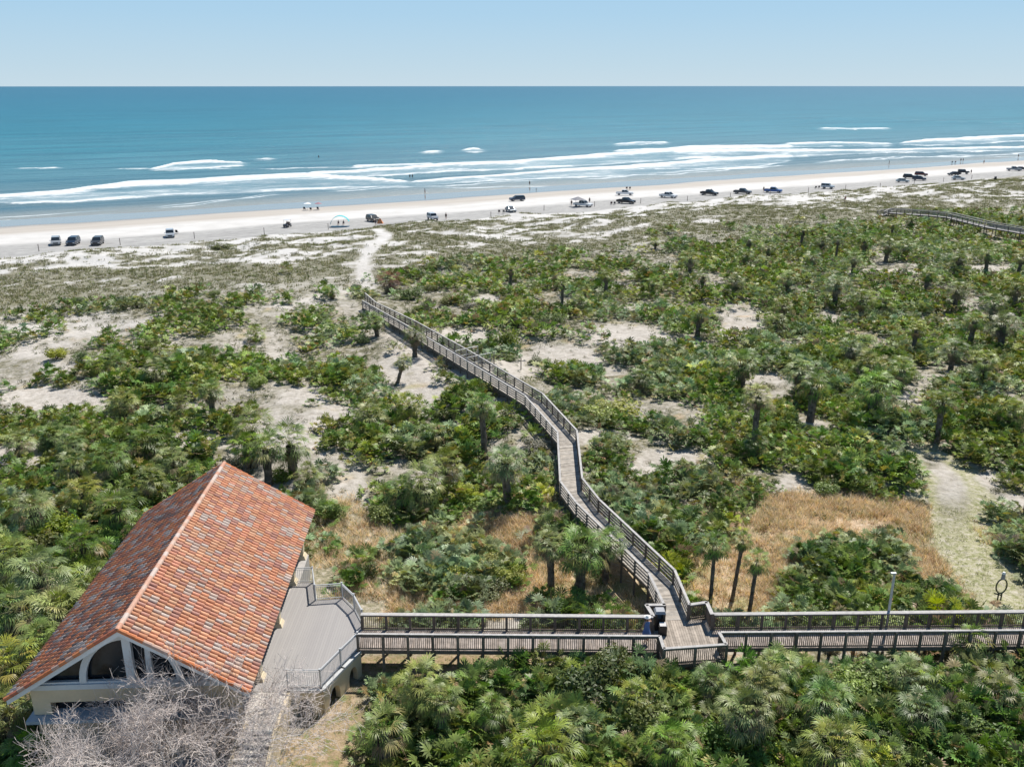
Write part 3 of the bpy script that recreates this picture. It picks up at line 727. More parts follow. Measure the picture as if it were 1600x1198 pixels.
# --- distant walkover at right
W2p = [G(1376, 331, 1.0), G(1392, 331, 1.0), G(1455, 337, 1.6), G(1485, 341, 1.6), G(1545, 356, 1.6), G(1600, 366, 1.6), G(1700, 384, 1.6)]
o0 = W2p[3]; W2 = empty('dune_walkover', (o0[0], o0[1], 0)); tag(W2, 'distant raised wooden walkover in the dunes near the right edge', 'boardwalk')
gz = [p[2] + h_ for p, h_ in zip(W2p, (.15, .8, 1.7, 1.8, 1.8, 1.9, 1.9))]
def offs(pts, w):
    out = []
    for i, p in enumerate(pts):
        a = pts[max(0, i - 1)]; b = pts[min(len(pts) - 1, i + 1)]; d = np.array([b[0] - a[0], b[1] - a[1]]); d /= np.hypot(*d)
        out.append((p[0] - d[1] * w, p[1] + d[0] * w))
    return out
Lw, Rw = offs(W2p, 1.1), offs(W2p, -1.1); mb = MB()
for i in range(len(Lw) - 1): plank_strip(sub(Lw[i], o0), sub(Rw[i], o0), sub(Lw[i + 1], o0), sub(Rw[i + 1], o0), gz[i], gz[i + 1], .3, (.34, .33, .33), mb)
mb.build('deck_planks', wood_plank, W2)
railing([sub(p, o0) for p in Lw], gz, W2, 'slat', spc=2.6, capw=.22, inner=-1)
railing([sub(p, o0) for p in Rw], gz, W2, 'slat', spc=2.6, capw=.22)

# ============================================================ FOLIAGE
leaf_m = vcol('palm_leaf', .45, .12, 3, .35, 0, .22, .5)
bush_m = vcol('bush_leaf', .5, .12, 3, .35, 0, .30, .35)
stuff_m = vcol('scrub_leaf', .48, .12, 3, .3, 0, .20)
bark_m = vcol('palm_bark', .95, .3, 9, .1, .5)
dead_m = vcol('dead_leaf', .8, .2, 6, .15, 0, .2, .3)
def nrm(v): return v / max(1e-9, np.linalg.norm(v))
def fan(R, out, hub, d, up, rad, nb, spread, droop, w, col, cup=.05):
    side = nrm(np.cross(d, up)); n = np.cross(side, d)
    ang = np.linspace(-spread, spread, nb) + R.uniform(-.06, .06, nb)
    dv = np.cos(ang)[:, None] * d + np.sin(ang)[:, None] * side
    pv = -np.sin(ang)[:, None] * d + np.cos(ang)[:, None] * side
    ln = rad * (1 - .22 * (ang / spread) ** 2) * R.uniform(.85, 1.1, nb)
    mid = hub + dv * (ln * .58)[:, None] + n * cup * rad + R.normal(0, .02, (nb, 3)) * rad
    tip = mid + dv * (ln * .42)[:, None] - np.array([0, 0, 1]) * (droop * ln * R.uniform(.6, 1.3, nb))[:, None]
    L = mid + pv * w / 2; Rr = mid - pv * w / 2
    b = len(out['v']); vs = np.concatenate([hub[None], L, Rr, tip]); out['v'].extend(vs.tolist())
    for k in range(nb):
        c = np.array(col) * R.uniform(.75, 1.25)
        out['f'].append((b, b + 1 + nb + k, b + 1 + k)); out['c'].append(c)
        out['f'].append((b + 1 + k, b + 1 + nb + k, b + 1 + 2 * nb + k)); out['c'].append(c * R.uniform(1.0, 1.2))
def stick(out, p, q, w, col):
    d = nrm(q - p); s = nrm(np.cross(d, [.3, .2, 1])) * w / 2; b = len(out['v'])
    out['v'].extend([(p - s).tolist(), (p + s).tolist(), q.tolist()]); out['f'].append((b, b + 1, b + 2)); out['c'].append(np.array(col))
GREENS = {'green': (.105, .175, .036), 'silver': (.19, .25, .12), 'yellow': (.25, .31, .05), 'olive': (.165, .215, .05)}
def palmetto(seed, kind, nf, nb, H=1.25, wk=1.0):
    R = RS(seed); out = dict(v=[], f=[], c=[]); base = np.array(GREENS[kind])
    for i in range(nf):
        az = R.uniform(0, 2 * math.pi); el = math.radians(R.uniform(15, 88) if R.rand() > .15 else R.uniform(0, 20))
        h = np.array([math.cos(az), math.sin(az), 0]); dr = h * math.cos(el) + np.array([0, 0, math.sin(el)])
        o = np.array([R.uniform(-.32, .32), R.uniform(-.32, .32), 0]); pl = H * R.uniform(.5, .95)
        hub = o + dr * pl; hub[2] = max(.12, hub[2])
        d = nrm(dr * .75 + h * .45 + R.normal(0, .22, 3)); up = nrm(np.array([0, 0, 1]) + R.normal(0, .3, 3) - h * .2)
        col = base * R.uniform(.6, 1.5)
        q = R.rand()
        if q < .04: col = np.array((.24, .17, .09)) * R.uniform(.7, 1.2)
        elif q < .13: col = np.array((.26, .25, .07)) * R.uniform(.7, 1.1)
        fan(R, out, hub, d, up, H * R.uniform(.27, .40), nb, 1.7, .14, .058 * wk * 13 / nb * H / 1.25, col, .12)
        if nb > 7: stick(out, o, hub, .03, base * .9)
    return np.array(out['v']), np.array(out['f']), np.array(out['c'])
def palm_crown(seed, nf=34, nb=15, tone=(.19, .225, .07), compact=1.0):
    R = RS(seed); out = dict(v=[], f=[], c=[])
    for i in range(nf):
        az = i * 2.399 + R.uniform(-.3, .3); q = i / (nf - 1)
        el = math.radians(82 - 118 * q ** .85 + R.uniform(-10, 10))
        h = np.array([math.cos(az), math.sin(az), 0]); dr = h * math.cos(el) + np.array([0, 0, math.sin(el)])
        pl = R.uniform(.6, 1.3) * compact; hub = dr * pl + np.array([0, 0, .1])
        d = nrm(dr + h * .25 + np.array([0, 0, -.35 - .3 * q])); up = nrm(np.array([0, 0, 1]) + h * .15 + R.normal(0, .15, 3))
        col = np.array(tone) * R.uniform(.6, 1.45) * (1.1 - .15 * q) * [R.uniform(.85, 1.15), 1, 1]
        if q > .82 and R.rand() < .5: col = np.array((.27, .20, .10)) * R.uniform(.7, 1.2)
        elif R.rand() < .08: col = np.array((.30, .28, .08))
        fan(R, out, hub, d, up, R.uniform(.5, .82), nb, 1.35, .18 + .35 * q, .048 * 14 / nb, col, R.uniform(.03, .25))
        stick(out, np.zeros(3), hub, .05, np.array((.16, .17, .06)))
    return np.array(out['v']), np.array(out['f']), np.array(out['c'])
def palm_skirt(seed, nf=24):
    R = RS(seed); out = dict(v=[], f=[], c=[])
    for i in range(nf):
        az = R.uniform(0, 6.28); el = math.radians(R.uniform(-75, -40)); h = np.array([math.cos(az), math.sin(az), 0])
        dr = h * math.cos(el) + np.array([0, 0, math.sin(el)]); hub = dr * R.uniform(.4, .75) + np.array([0, 0, -.1])
        col = np.array((.16, .13, .095)) * R.uniform(.5, 1.4)
        fan(R, out, hub, nrm(dr + np.array([0, 0, -.8])), nrm(h + R.normal(0, .2, 3)), R.uniform(.55, .8), 9, 1.2, .2, .09, col, .02)
        stick(out, np.zeros(3), hub, .05, col)
    return np.array(out['v']), np.array(out['f']), np.array(out['c'])
def trunk_mesh(seed):
    R = RS(seed); n = 10; rings = 14; vs = []; fs = []; cs = []
    for j in range(rings + 1):
        f = j / rings; r = .17 + .05 * (1 - f) ** 3 + .03 * f + R.uniform(-.015, .02) + (.02 if j % 2 else 0)
        for k in range(n):
            a = 2 * math.pi * k / n; rr = r * R.uniform(.9, 1.12); vs.append((math.cos(a) * rr, math.sin(a) * rr, f))
    for j in range(rings):
        for k in range(n):
            fs.append((j * n + k, j * n + (k + 1) % n, (j + 1) * n + (k + 1) % n, (j + 1) * n + k)); cs.append(np.array((.16, .135, .11)) * R.uniform(.55, 1.3))
    return npmesh('trunk', np.array(vs), np.array(fs), np.array(cs), bark_m)
def bush(seed, col, nl=1500, lobes=7, leaf=.11, flat=.7):
    R = RS(seed); cen = np.stack([R.uniform(-.6, .6, lobes), R.uniform(-.6, .6, lobes), R.uniform(.25, .75, lobes) * flat + .15], 1); rad = R.uniform(.3, .55, lobes)
    k = R.randint(0, lobes, nl); d = R.normal(0, 1, (nl, 3)); d /= np.linalg.norm(d, axis=1)[:, None]
    p = cen[k] + d * (rad[k] * R.uniform(.6, 1.05, nl))[:, None]; p[:, 2] = np.maximum(p[:, 2] * 1.0, .03)
    a = R.normal(0, 1, (nl, 3)); a /= np.linalg.norm(a, axis=1)[:, None]; nn_ = d * .6 + np.array([0, 0, .5]) + R.normal(0, .5, (nl, 3))
    b = np.cross(nn_, a); b /= np.linalg.norm(b, axis=1)[:, None] + 1e-9; a = np.cross(b, nn_); a /= np.linalg.norm(a, axis=1)[:, None] + 1e-9
    s = leaf * R.uniform(.6, 1.4, nl)[:, None]
    V = np.stack([p - a * s * .5, p + b * s * .28, p + a * s * .6, p - b * s * .28], 1).reshape(-1, 3)
    Fq = np.arange(nl * 4).reshape(-1, 4)
    lc = R.uniform(.7, 1.3, lobes)[k]
    C = np.array(col)[None] * (R.uniform(.7, 1.3, nl) * lc)[:, None]
    return V, Fq, C
def stems(seed, h=.7, n=9, col=(.13, .10, .08), spread=.6):
    R = random.Random(seed); mb = MB()
    for i in range(n):
        a = R.uniform(0, 6.28); r = R.uniform(.1, spread); m_ = (math.cos(a) * r * .4, math.sin(a) * r * .4, h * .5); q = (math.cos(a) * r, math.sin(a) * r, h * R.uniform(.7, 1.1))
        mb.tube((0, 0, -.1), m_, .03, .022, 5, col, False); mb.tube(m_, q, .022, .008, 5, col, False)
    return mb.mesh('stem', bark_m)

def in_view(x, y, z, mx=160): 
    a, b = proj(x, y, z); return (a > -mx) & (a < 1600 + mx) & (b < 1330)
# ---- clearance function: 1 = free for plants
def clear(x, y, r=.8):
    ok = seg_dist(x, y, PATH) > 1.35 + r * .55
    ok &= ~((y > np.where(x > -1, 43.75, 43.1) - .2 * r) & (y < 47.2 + .7 * r) & (x > -9.3) & (x < 45))
    ok &= ~((x > 7.4) & (x < 12.8) & (y > 42.3 - .3 * r) & (y < 48.6))
    ok &= ~((x > -24.6 - r * .3) & (x < -12.4) & (y > 35.6 - r) & (y < 56.8))
    ok &= ~((x > -15) & (x < -8.3 + r * .5) & (y > 33.5 - r) & (y < 52.5 + r * .5))
    ok &= seg_dist(x, y, GPATH) > 2.4 + r * .8
    ok &= seg_dist(x, y, [(p[0], p[1]) for p in W2p]) > 1.3 + r
    ok &= seg_dist(x, y, [(-25, 135), (-29, 146), (-32, 158)]) > 1.2 + r
    return ok
def zone_of(px, py):
    if py > 1000 and px > 520: return 0
    if px < 400 and py > 690: return 1
    bx = np.interp(py, [440, 530, 615, 680, 760, 890, 960], [580, 690, 835, 890, 900, 1035, 1060])
    if px < bx: return 2 if py < 800 else 3
    return 4 if py < 700 else 5
ZN = ['below the picket boardwalk', 'beside the left roof slope', 'in sandy scrub left of the walkover', 'between terrace and walkover', 'in far scrub right of the walkover', 'in near scrub right of the walkover']
# ---- cabbage palms (crown x, crown y, trunk height)
PALMS = [(588, 500, 1.9, 1.1), (647, 522, 2.6, 1.1), (620, 563, 2.4, .9), (797, 417, 2.6, .9), (879, 438, 3.2, .9), (947, 427, 2.4, 1.1), (757, 630, 5.2, 1.05), (637, 630, 2.0, 1.25), (680, 674, 1.6, 1.1),
    (578, 650, 1.5, 1.35), (693, 727, 2.6, 1.35), (794, 722, 3.6, 1.45), (655, 752, 2.4, 1.3), (625, 765, 1.8, 1.1), (863, 850, 3.6, .95), (908, 857, 3.6, 1.2), (948, 845, 3.0, .95),
    (650, 1060, 2.6, 1.45), (600, 1140, 2.2, 1.3), (690, 1095, 2.4, 1.2), (853, 1175, 2.2, 1.5), (1117, 848, 4.7, .80), (1152, 841, 4.5, .66), (1178, 873, 4.0, .78),
    (1194, 1080, 3.0, 1.35), (1165, 1110, 2.4, 1.2), (1295, 1095, 2.6, 1.3), (1215, 1040, 2.2, 1.1), (1510, 1000, 1.9, .95), (1300, 1165, 2.5, 1.5), (1045, 1160, 1.8, 1.2), (1440, 1110, 1.4, 1.2), (1560, 1080, 1.3, 1.2),
    (315, 480, .9, 1.1), (330, 486, .8, 1.0), (150, 568, 1.0, 1.1), (180, 562, 1.2, 1.1), (241, 578, 1.8, 1.2), (231, 540, 1.0, 1.0), (192, 628, 1.6, 1.1), (280, 630, 1.3, 1.1), (329, 612, 2.7, 1.0),
    (392, 672, 3.2, 1.4), (415, 700, 3.2, 1.3), (455, 692, 3.0, 1.35), (380, 700, 2.8, 1.1), (518, 452, 1.2, .95), (213, 468, .9, .8), (55, 790, 2.4, 1.4), (115, 725, 2.0, 1.3), (175, 715, 2.2, 1.2),
    (225, 690, 1.7, 1.3), (130, 765, 2.2, 1.2), (185, 790, 2.3, 1.3), (230, 750, 2.2, 1.2), (65, 895, 2.4, 1.5), (135, 850, 2.2, 1.3), (95, 960, 2.6, 1.4), (20, 950, 2.6, 1.6), (25, 870, 2.2, 1.3), (150, 910, 2.4, 1.2), (110, 690, 1.4, 1.2),
    (20, 1040, 2.2, 1.4), (45, 1175, 2.2, 1.5), (10, 1110, 2.0, 1.3), (60, 1000, 2.6, 1.2), (215, 820, 2.0, 1.0), (270, 715, 1.8, 1.2), (300, 735, 1.7, 1.0), (480, 745, 1.2, 1.1), (30, 690, 1.2, 1.0), (85, 640 + 40, 1.0, 1.1),
    (1079, 402, 2.2, 1.1), (1099, 428, 2.0, .9), (1147, 437, 1.8, 1.2), (1232, 432, 2.2, 1.1), (1307, 441, 2.6, 1.2), (1224, 474, 2.6, 1.2), (1092, 487, 2.3, 1.15), (1350, 465, 2.6, 1.4), (1381, 468, 2.0, 1.4),
    (1495, 450, 2.4, 1.3), (1552, 472, 2.6, 1.4), (1521, 498, 2.4, 1.3), (1431, 512, 2.6, 1.1), (1490, 543, 1.9, 1.2), (1162, 566, 2.0, 1.35), (1184, 618, 3.8, 1.05), (1272, 600, 2.8, 1.4), (1250, 577, 2.2, 1.3),
    (1366, 604, 2.6, 1.3), (1473, 626, 3.0, 1.1), (1359, 566, 1.6, 1.3), (1545, 393, 3.0, 1.3), (1253, 356, 3.0, 1.1), (1285, 374, 2.0, 1.1), (1309, 372, 3.0, .9), (1395, 348, 2.6, .9), (1353, 374, 2.6, 1.2),
    (1387, 380, 2.4, 1.3), (1416, 380, 2.0, 1.2), (1424, 342, 1.6, 1.2), (1594, 398, 2.6, 1.2), (1171, 371, 2.2, 1.1), (1024, 375, 1.0, .9), (1020, 690 - 250, 1.2, 1.0), (1570, 505, 2.4, 1.3), (1590, 445, 2.4, 1.3),
    (1330, 540, 1.6, 1.2), (1410, 575, 1.6, 1.2), (1210, 500, 1.5, 1.1), (1165, 395, 1.8, 1.1), (1200, 385, 1.8, 1.1), (1450, 425, 2.0, 1.2), (1500, 400, 2.0, 1.2), (1335, 400, 2.0, 1.1), (1270, 400, 1.6, 1.1), (1540, 560, 2.0, 1.2), (1180, 690, 1.0, 1.2),
    (470, 490, .8, 1.0), (400, 520, .8, 1.0), (1000, 590, 1.0, 1.1), (1585, 640, 1.6, 1.2), (1010, 415, 1.5, 1.0), (905, 470, 1.0, 1.0), (1420, 1050, 1.2, 1.1), (1110, 1060, 1.0, 1.1), (985, 1090, 1.2, 1.1), (770, 1110, 1.2, 1.1), (900, 1130, 1.2, 1.1)]
crown_me = []
for k, (tone, cp) in enumerate([((.165, .22, .045), 1.0), ((.12, .185, .036), .9), ((.205, .235, .055), 1.05), ((.13, .20, .038), .85), ((.165, .21, .05), 1.0)]):
    v, f, c = palm_crown(20 + k, 52 if k != 3 else 34, 14, tone, cp); crown_me.append(npmesh('crown', v, f, c, leaf_m))
skirt_me = [npmesh('dead_fronds', *palm_skirt(40 + k), dead_m) for k in range(3)]
trunk_me = [trunk_mesh(60 + k) for k in range(3)]
def make_palm(x, y, z, h, s, k, rz, lean):
    root = empty('cabbage_palm', (x, y, z), rz)
    tr = link('trunk', trunk_me[k % 3], root); tr.location = (0, 0, -.2); tr.scale = (s * 1.3, s * 1.3, h + .2)
    cr = link('crown', crown_me[k % 5], root); cr.location = (0, 0, h); cr.scale = (s, s, s * .95)
    if k % 4 != 3 or h > 1.5:
        sk = link('dead_fronds', skirt_me[k % 3], root); sk.location = (0, 0, h - .05); sk.scale = (s * .8, s * .8, s * .8)
    root.rotation_euler = (lean[0], lean[1], rz)
    return root
palm_rec = []
for i, (px, py, h, s) in enumerate(PALMS):
    if zone_of(px, py) == 4: h *= 1.35
    x, y, z = G(px, py + 4, h)
    if py > 1030 and px > 520 or px < 90 and py > 980: s *= .76
    r = RS(900 + i); s *= r.uniform(.82, 1.1)
    if zone_of(px, py) == 4: s *= 1.08
    lean = (r.normal(0, .05), r.normal(0, .05))
    if (px, py) == (620, 563): lean = (0, .28); 
    slim = px in (1117, 1152, 1178) and 830 < py < 880
    o = make_palm(x, y, z, h, s, i if not slim else 3, r.uniform(0, 6.28) if not (px, py) == (620, 563) else 0, lean if not slim else (0, [0, .08, .05][(1117, 1152, 1178).index(px)]))
    if slim:
        o.rotation_euler[2] = 0
        for ch in o.children:
            if ch.name.startswith('trunk'): ch.scale = (.62, .62, ch.scale[2])
    palm_rec.append((o, px, py, h, x, y))
ORD = ['first', 'second', 'third', 'fourth', 'fifth', 'sixth', 'seventh', 'eighth', 'ninth', 'tenth', 'eleventh', 'twelfth', 'thirteenth', 'fourteenth', 'fifteenth', 'sixteenth', 'seventeenth', 'eighteenth', 'nineteenth', 'twentieth', 'twenty-first', 'twenty-second', 'twenty-third', 'twenty-fourth', 'twenty-fifth', 'twenty-sixth', 'twenty-seventh', 'twenty-eighth', 'twenty-ninth', 'thirtieth']
SPECIAL = {(757, 630): 'tall lone cabbage palm with long dark trunk left of the zigzag walkover bend', (1117, 848): 'leftmost of three slim bare trunk palms behind the right boardwalk arm',
    (1152, 841): 'middle of three slim bare trunk palms, with the smallest crown', (1178, 873): 'rightmost and darkest trunked of three slim palms behind the right boardwalk arm',
    (620, 563): 'leaning cabbage palm on bare sand left of the walkover, its trunk bent right', (650, 1060): 'largest cabbage palm just below the boardwalk, close to the terrace corner',
    (329, 612): 'lone cabbage palm with dark trunk on sand above the pavilion roof', (1184, 618): 'tall cabbage palm with thick trunk rising from dense scrub right of the walkover',
    (863, 850): 'leftmost of the three bushy palms between terrace and walkover', (908, 857): 'middle and largest of the three bushy palms between terrace and walkover',
    (948, 845): 'rightmost of the three bushy palms, touching the walkover', (647, 522): 'cabbage palm pressed against the left rail of the zigzag walkover', (1510, 1000): 'small palm poking over the right boardwalk arm near the right edge'}
cells = {}
for rec in palm_rec:
    o, px, py = rec[:3]
    if (px, py) in SPECIAL: tag(o, SPECIAL[(px, py)], 'palm tree'); continue
    z_ = zone_of(px, py)
    band = 0
    if z_ == 4: band = 0 if py < 410 else 1 if py < 500 else 2
    elif z_ == 2: band = 0 if py < 500 else 1 if py < 640 else 2
    elif z_ == 1: band = 0 if py < 760 else 1 if py < 900 else 2
    elif z_ == 0: band = 0 if py < 1090 else 1
    cells.setdefault((z_, band), []).append((px, o, py))
CN = {(4, 0): 'farthest row right of the walkover', (4, 1): 'middle row right of the walkover', (4, 2): 'nearer row right of the walkover', (2, 0): 'farthest row left of the walkover',
      (2, 1): 'middle scrub left of the walkover', (2, 2): 'cluster between roof and walkover', (1, 0): 'upper thicket left of the roof', (1, 1): 'middle thicket left of the roof', (1, 2): 'lowest thicket left of the roof',
      (0, 0): 'thicket just below the boardwalk', (0, 1): 'thicket along the bottom edge', (3, 0): 'hollow beside the terrace', (5, 0): 'near scrub right of the walkover'}
for key, L in cells.items():
    L.sort(key=lambda a: a[0])
    for j, (px, o, py) in enumerate(L):
        tag(o, '%s cabbage palm from the left in the %s' % (ORD[j] if len(L) > 1 else 'only', CN[key]) if len(L) > 1 else 'only cabbage palm in the %s' % CN[key], 'palm tree', 'cabbage palms in the dunes')
# the reddish dead palm at the walkover's beach end
x, y, z = G(597, 448, 1.3)
o = empty('dead_palm', (x + 1.2, y + 1, z)); tag(o, 'dead palm with rust brown fronds at the beach end of the zigzag walkover', 'palm tree')
tr = link('trunk', trunk_me[0], o); tr.scale = (1.1, 1.1, 1.7); tr.location = (0, 0, -.2)
v, f, c = palm_crown(77, 40, 12, (.17, .065, .045)); cc = link('crown', npmesh('crown', v, f, c, dead_m), o); cc.location = (0, 0, 1.9); cc.scale = (1.5, 1.5, 1.4); sk_ = link('dead_fronds', skirt_me[1], o); sk_.location = (0, 0, 1.9); sk_.scale = (1.7, 1.7, 1.7)

# ---- shrubs (leafy) : x, y, radius, height, colour key
BCOL = {'lime': (.29, .34, .05), 'bright': (.20, .27, .06), 'dark': (.09, .13, .038), 'olive': (.18, .20, .075), 'grey': (.25, .24, .19), 'yellow': (.34, .35, .08), 'mid': (.14, .195, .055)}
SH = [(790, 535, 2.0, 3.0, 'bright'), (955, 642, 3.2, 1.8, 'yellow'), (930, 650, 2.2, 1.6, 'lime'), (88, 555, 1.6, 1.3, 'lime'), (292, 553, 1.6, 1.2, 'lime'), (285, 572, 1.1, .9, 'lime'), (548, 517, 1.8, .9, 'lime'), (405, 598, 1.5, 1.3, 'lime'),
      (455, 590, 1.1, 1.1, 'lime'), (1375, 338 + 18, 2.2, 1.5, 'lime'), (920, 1075, 2.2, 2.2, 'dark'), (950, 1050, 2.0, 2.0, 'olive'), (890, 1040, 1.8, 2.0, 'mid'), (1000, 1120, 1.8, 1.8, 'olive'), (1350, 1060, 1.8, 1.6, 'bright'), (1320, 1080, 1.6, 1.5, 'lime'),
      (1150, 1165, 1.9, 1.9, 'mid'), (1385, 1070, 1.4, 1.3, 'bright'), (760, 885, 1.3, 1.4, 'yellow'), (720, 900, 1.2, 1.2, 'yellow'), (800, 900, 1.2, 1.3, 'lime'), (770, 925, 1.3, 1.0, 'olive'), (590, 800, 1.4, 1.5, 'bright'), (440, 740, 1.3, 1.2, 'bright'),
      (225, 610, 1.4, 1.0, 'lime'), (780, 480, 1.7, 1.2, 'lime'), (700, 470, 2.0, 1.3, 'olive'), (1180, 455, 2.0, 1.3, 'bright'), (1350, 530, 1.8, 1.2, 'bright'), (1440, 480, 1.8, 1.4, 'lime'), (1500, 385, 2.6, 1.6, 'lime'), (1460, 375, 2.4, 1.6, 'bright'),
      (640, 460, 2.4, 1.8, 'mid'), (665, 480, 1.8, 1.4, 'dark'), (860, 500, 2.2, 1.6, 'mid'), (740, 480, 1.6, 1.1, 'grey'), (555, 470, 1.2, .7, 'grey'), (470, 545, 1.6, .9, 'grey'), (1360, 500 - 70, 1.5, 1.0, 'grey'), (345, 385, 3.0, 1.3, 'olive'), (1090, 415, 1.8, 1.3, 'bright'),
      (120, 470, 1.4, .9, 'mid'), (250, 505, 1.5, 1.2, 'bright'), (360, 560, 1.6, 1.0, 'olive'), (60, 825, 2.0, 1.8, 'bright'), (100, 830, 1.8, 1.8, 'lime'), (60, 855, 1.6, 1.7, 'olive'), (850, 1010, 1.4, 1.4, 'mid'), (520, 800, 1.4, 1.2, 'mid'),
      (840, 565, 1.2, .8, 'olive'), (1230, 520, 1.5, 1.0, 'bright'), (1110, 470, 1.8, 1.0, 'grey'), (1600, 345, 3.0, 1.6, 'mid'), (1500, 345, 2.6, 1.3, 'olive'), (1560, 350, 2.6, 1.5, 'dark'), (800, 560, 1.5, .8, 'bright'), (1290, 420, 1.6, 1.1, 'yellow'), (1115, 500, 1.4, 1.0, 'olive')]
bush_me = {}; stem_me = [stems(300 + k) for k in range(3)]
for i, (k_, c_) in enumerate(BCOL.items()):
    bush_me[k_] = [npmesh('foliage', *bush(200 + i * 3 + j, c_, 1900), bush_m) for j in range(2)]
def make_shrub(x, y, z, r, h, key, j):
    root = empty('leafy_shrub', (x, y, z), rnd.uniform(0, 6.28))
    a = link('foliage', bush_me[key][j % 2], root); a.scale = (r, r, h * 1.0)
    b = link('stem', stem_me[j % 3], root); b.scale = (r, r, h)
    return root
CW = {'lime': 'lime green', 'bright': 'bright green', 'dark': 'dark green', 'olive': 'olive green', 'grey': 'greyish twiggy', 'yellow': 'yellow green', 'mid': 'mid green'}
shr = {}
for i, (px, py, r, h, key) in enumerate(SH):
    x, y, z = G(px, py, h * .4)
    if not bool(clear(np.array(x), np.array(y), r * .3)): continue
    o = make_shrub(x, y, z, r, h, key, i); shr.setdefault((key, zone_of(px, py)), []).append((px, o))
R = RS(11)
for i in range(150):
    px = R.uniform(-40, 1640); py = R.uniform(400, 1180)
    if py < scrub_line(px) + 4: continue
    if ell(np.array(px), np.array(py), SAND + DRY + YARD) > .2: continue
    h = R.uniform(.7, 1.4); r = R.uniform(.8, 1.7); x, y, z = G(px, py, h * .4)
    if not bool(clear(np.array(x), np.array(y), r * .6)): continue
    key = R.choice(['bright', 'mid', 'olive', 'dark', 'lime', 'grey'], p=[.25, .25, .2, .15, .08, .07])
    o = make_shrub(x, y, z, r, h, key, i); shr.setdefault((key, zone_of(px, py)), []).append((px, o))
for (key, z_), L in shr.items():
    L.sort(key=lambda a: a[0])
    for j, (px, o) in enumerate(L):
        if len(L) == 1: tag(o, 'only %s leafy shrub %s' % (CW[key], ZN[z_]), 'shrub', 'leafy shrubs in the dunes')
        elif len(L) <= 16: tag(o, '%s %s leafy shrub from the left %s' % (ORD[j], CW[key], ZN[z_]), 'shrub', 'leafy shrubs in the dunes')
        else: tag(o, '%s leafy shrub %s' % (CW[key], ZN[z_]), 'shrub', '%s shrubs %s' % (CW[key], ZN[z_]))

# ---- saw palmetto: jittered grid over the scrub
R = RS(21)
def palm_dens(x, y, z):
    px, py = proj(x, y, z)
    d = smooth(-8, 24, py - scrub_line(px) + (fbm(x / 9, y / 9, 2) - .5) * 50)
    right = px > np.interp(py, [440, 530, 615, 680, 760, 890, 960], [580, 690, 835, 890, 900, 1035, 1060])
    midl = np.where(right, .80 + .08 * smooth(1000, 1250, px), np.interp(py, [440, 520, 640, 720, 800, 1000], [.40, .42, .46, .66, .8, .9]))
    midl = np.where((px < 330) & (py > 650), 1.1, midl)
    midl = np.where((px < 850) & (px > 500) & (py > 590) & (py < 830), .92, midl)
    midl = np.where(py > 1008, 1.2, midl)
    nz = fbm(x / 6.0 + 70, y / 6.0 + 11, 3)
    acc = smooth(-.05, .05, midl - .06 - smooth(.25, .75, nz))
    acc = acc * (1 - ell(px, py, SAND, 1.0)) * (1 - .97 * ell(px, py, [(1148, 905, 60, 52)])) * (1 - .94 * ell(px, py, DRY) * smooth(.82, .70, fbm(x / 2.6 + 5, y / 2.6, 2))) * (1 - ell(px, py, YARD)) * (1 - .9 * ell(px, py, HERB))
    extra = ell(px, py, [(1330, 885, 80, 38), (1400, 930, 110, 22), (1560, 830, 45, 55), (700, 880, 105, 62), (1260, 925, 60, 20)], .8)
    return np.maximum(d * acc, extra), px, py
cand = []
for (y0, y1, spc) in ((20, 62, 1.05), (62, 100, 1.2), (100, 250, 1.5)):
    ys = np.arange(y0, y1, spc); 
    for yy in ys:
        w = (yy + 12) * .66; xs = np.arange(-w, w, spc)
        cand.append(np.stack([xs + R.uniform(-.45, .45, len(xs)) * spc, np.full(len(xs), yy) + R.uniform(-.45, .45, len(xs)) * spc], 1))
cand = np.concatenate(cand)
cx, cy = cand.T; czg = ground_h(cx, cy); d, ppx, ppy = palm_dens(cx, cy, czg)
keep = (R.rand(len(cx)) < d) & clear(cx, cy, .75) & in_view(cx, cy, czg)
cx, cy, czg, ppx, ppy = cx[keep], cy[keep], czg[keep], ppx[keep], ppy[keep]
silver_n = fbm(cx / 8 + 200, cy / 8, 2)
pass
depth = cy * math.cos(TH) - (czg - CH) * math.sin(TH)
scal = R.uniform(.5, 1.0, len(cx)) + .55 * R.rand(len(cx)) ** 4 + .5 * smooth(.5, .75, fbm(cx / 4, cy / 4, 2)) + .15 * (cy > 100); 
q = R.rand(len(cx))
scal = np.clip(scal, .5, 1.45)
kind = np.where(silver_n > .63, 'silver', np.where(q < .05, 'yellow', np.where(q < .38, 'olive', 'green')))
big_s = ell(ppx, ppy, [(700, 880, 110, 66), (1560, 830, 50, 60), (1052, 682, 34, 26), (90, 790, 30, 20)], .85) > .5
kind = np.where(big_s, 'silver', kind)
ordr = np.argsort(-(scal / depth) * ((ppx > 0) & (ppx < 1600) & (ppy < 1198)))
ind = ordr[:290]; rest = ordr[290:]
prot = {k_: [npmesh('saw_palmetto', *palmetto(500 + 7 * i + j, k_, 42, 12), leaf_m) for j in range(3)] for i, k_ in enumerate(GREENS)}
KW = {'green': 'dark green', 'silver': 'silvery blue green', 'yellow': 'yellowish', 'olive': 'olive green'}
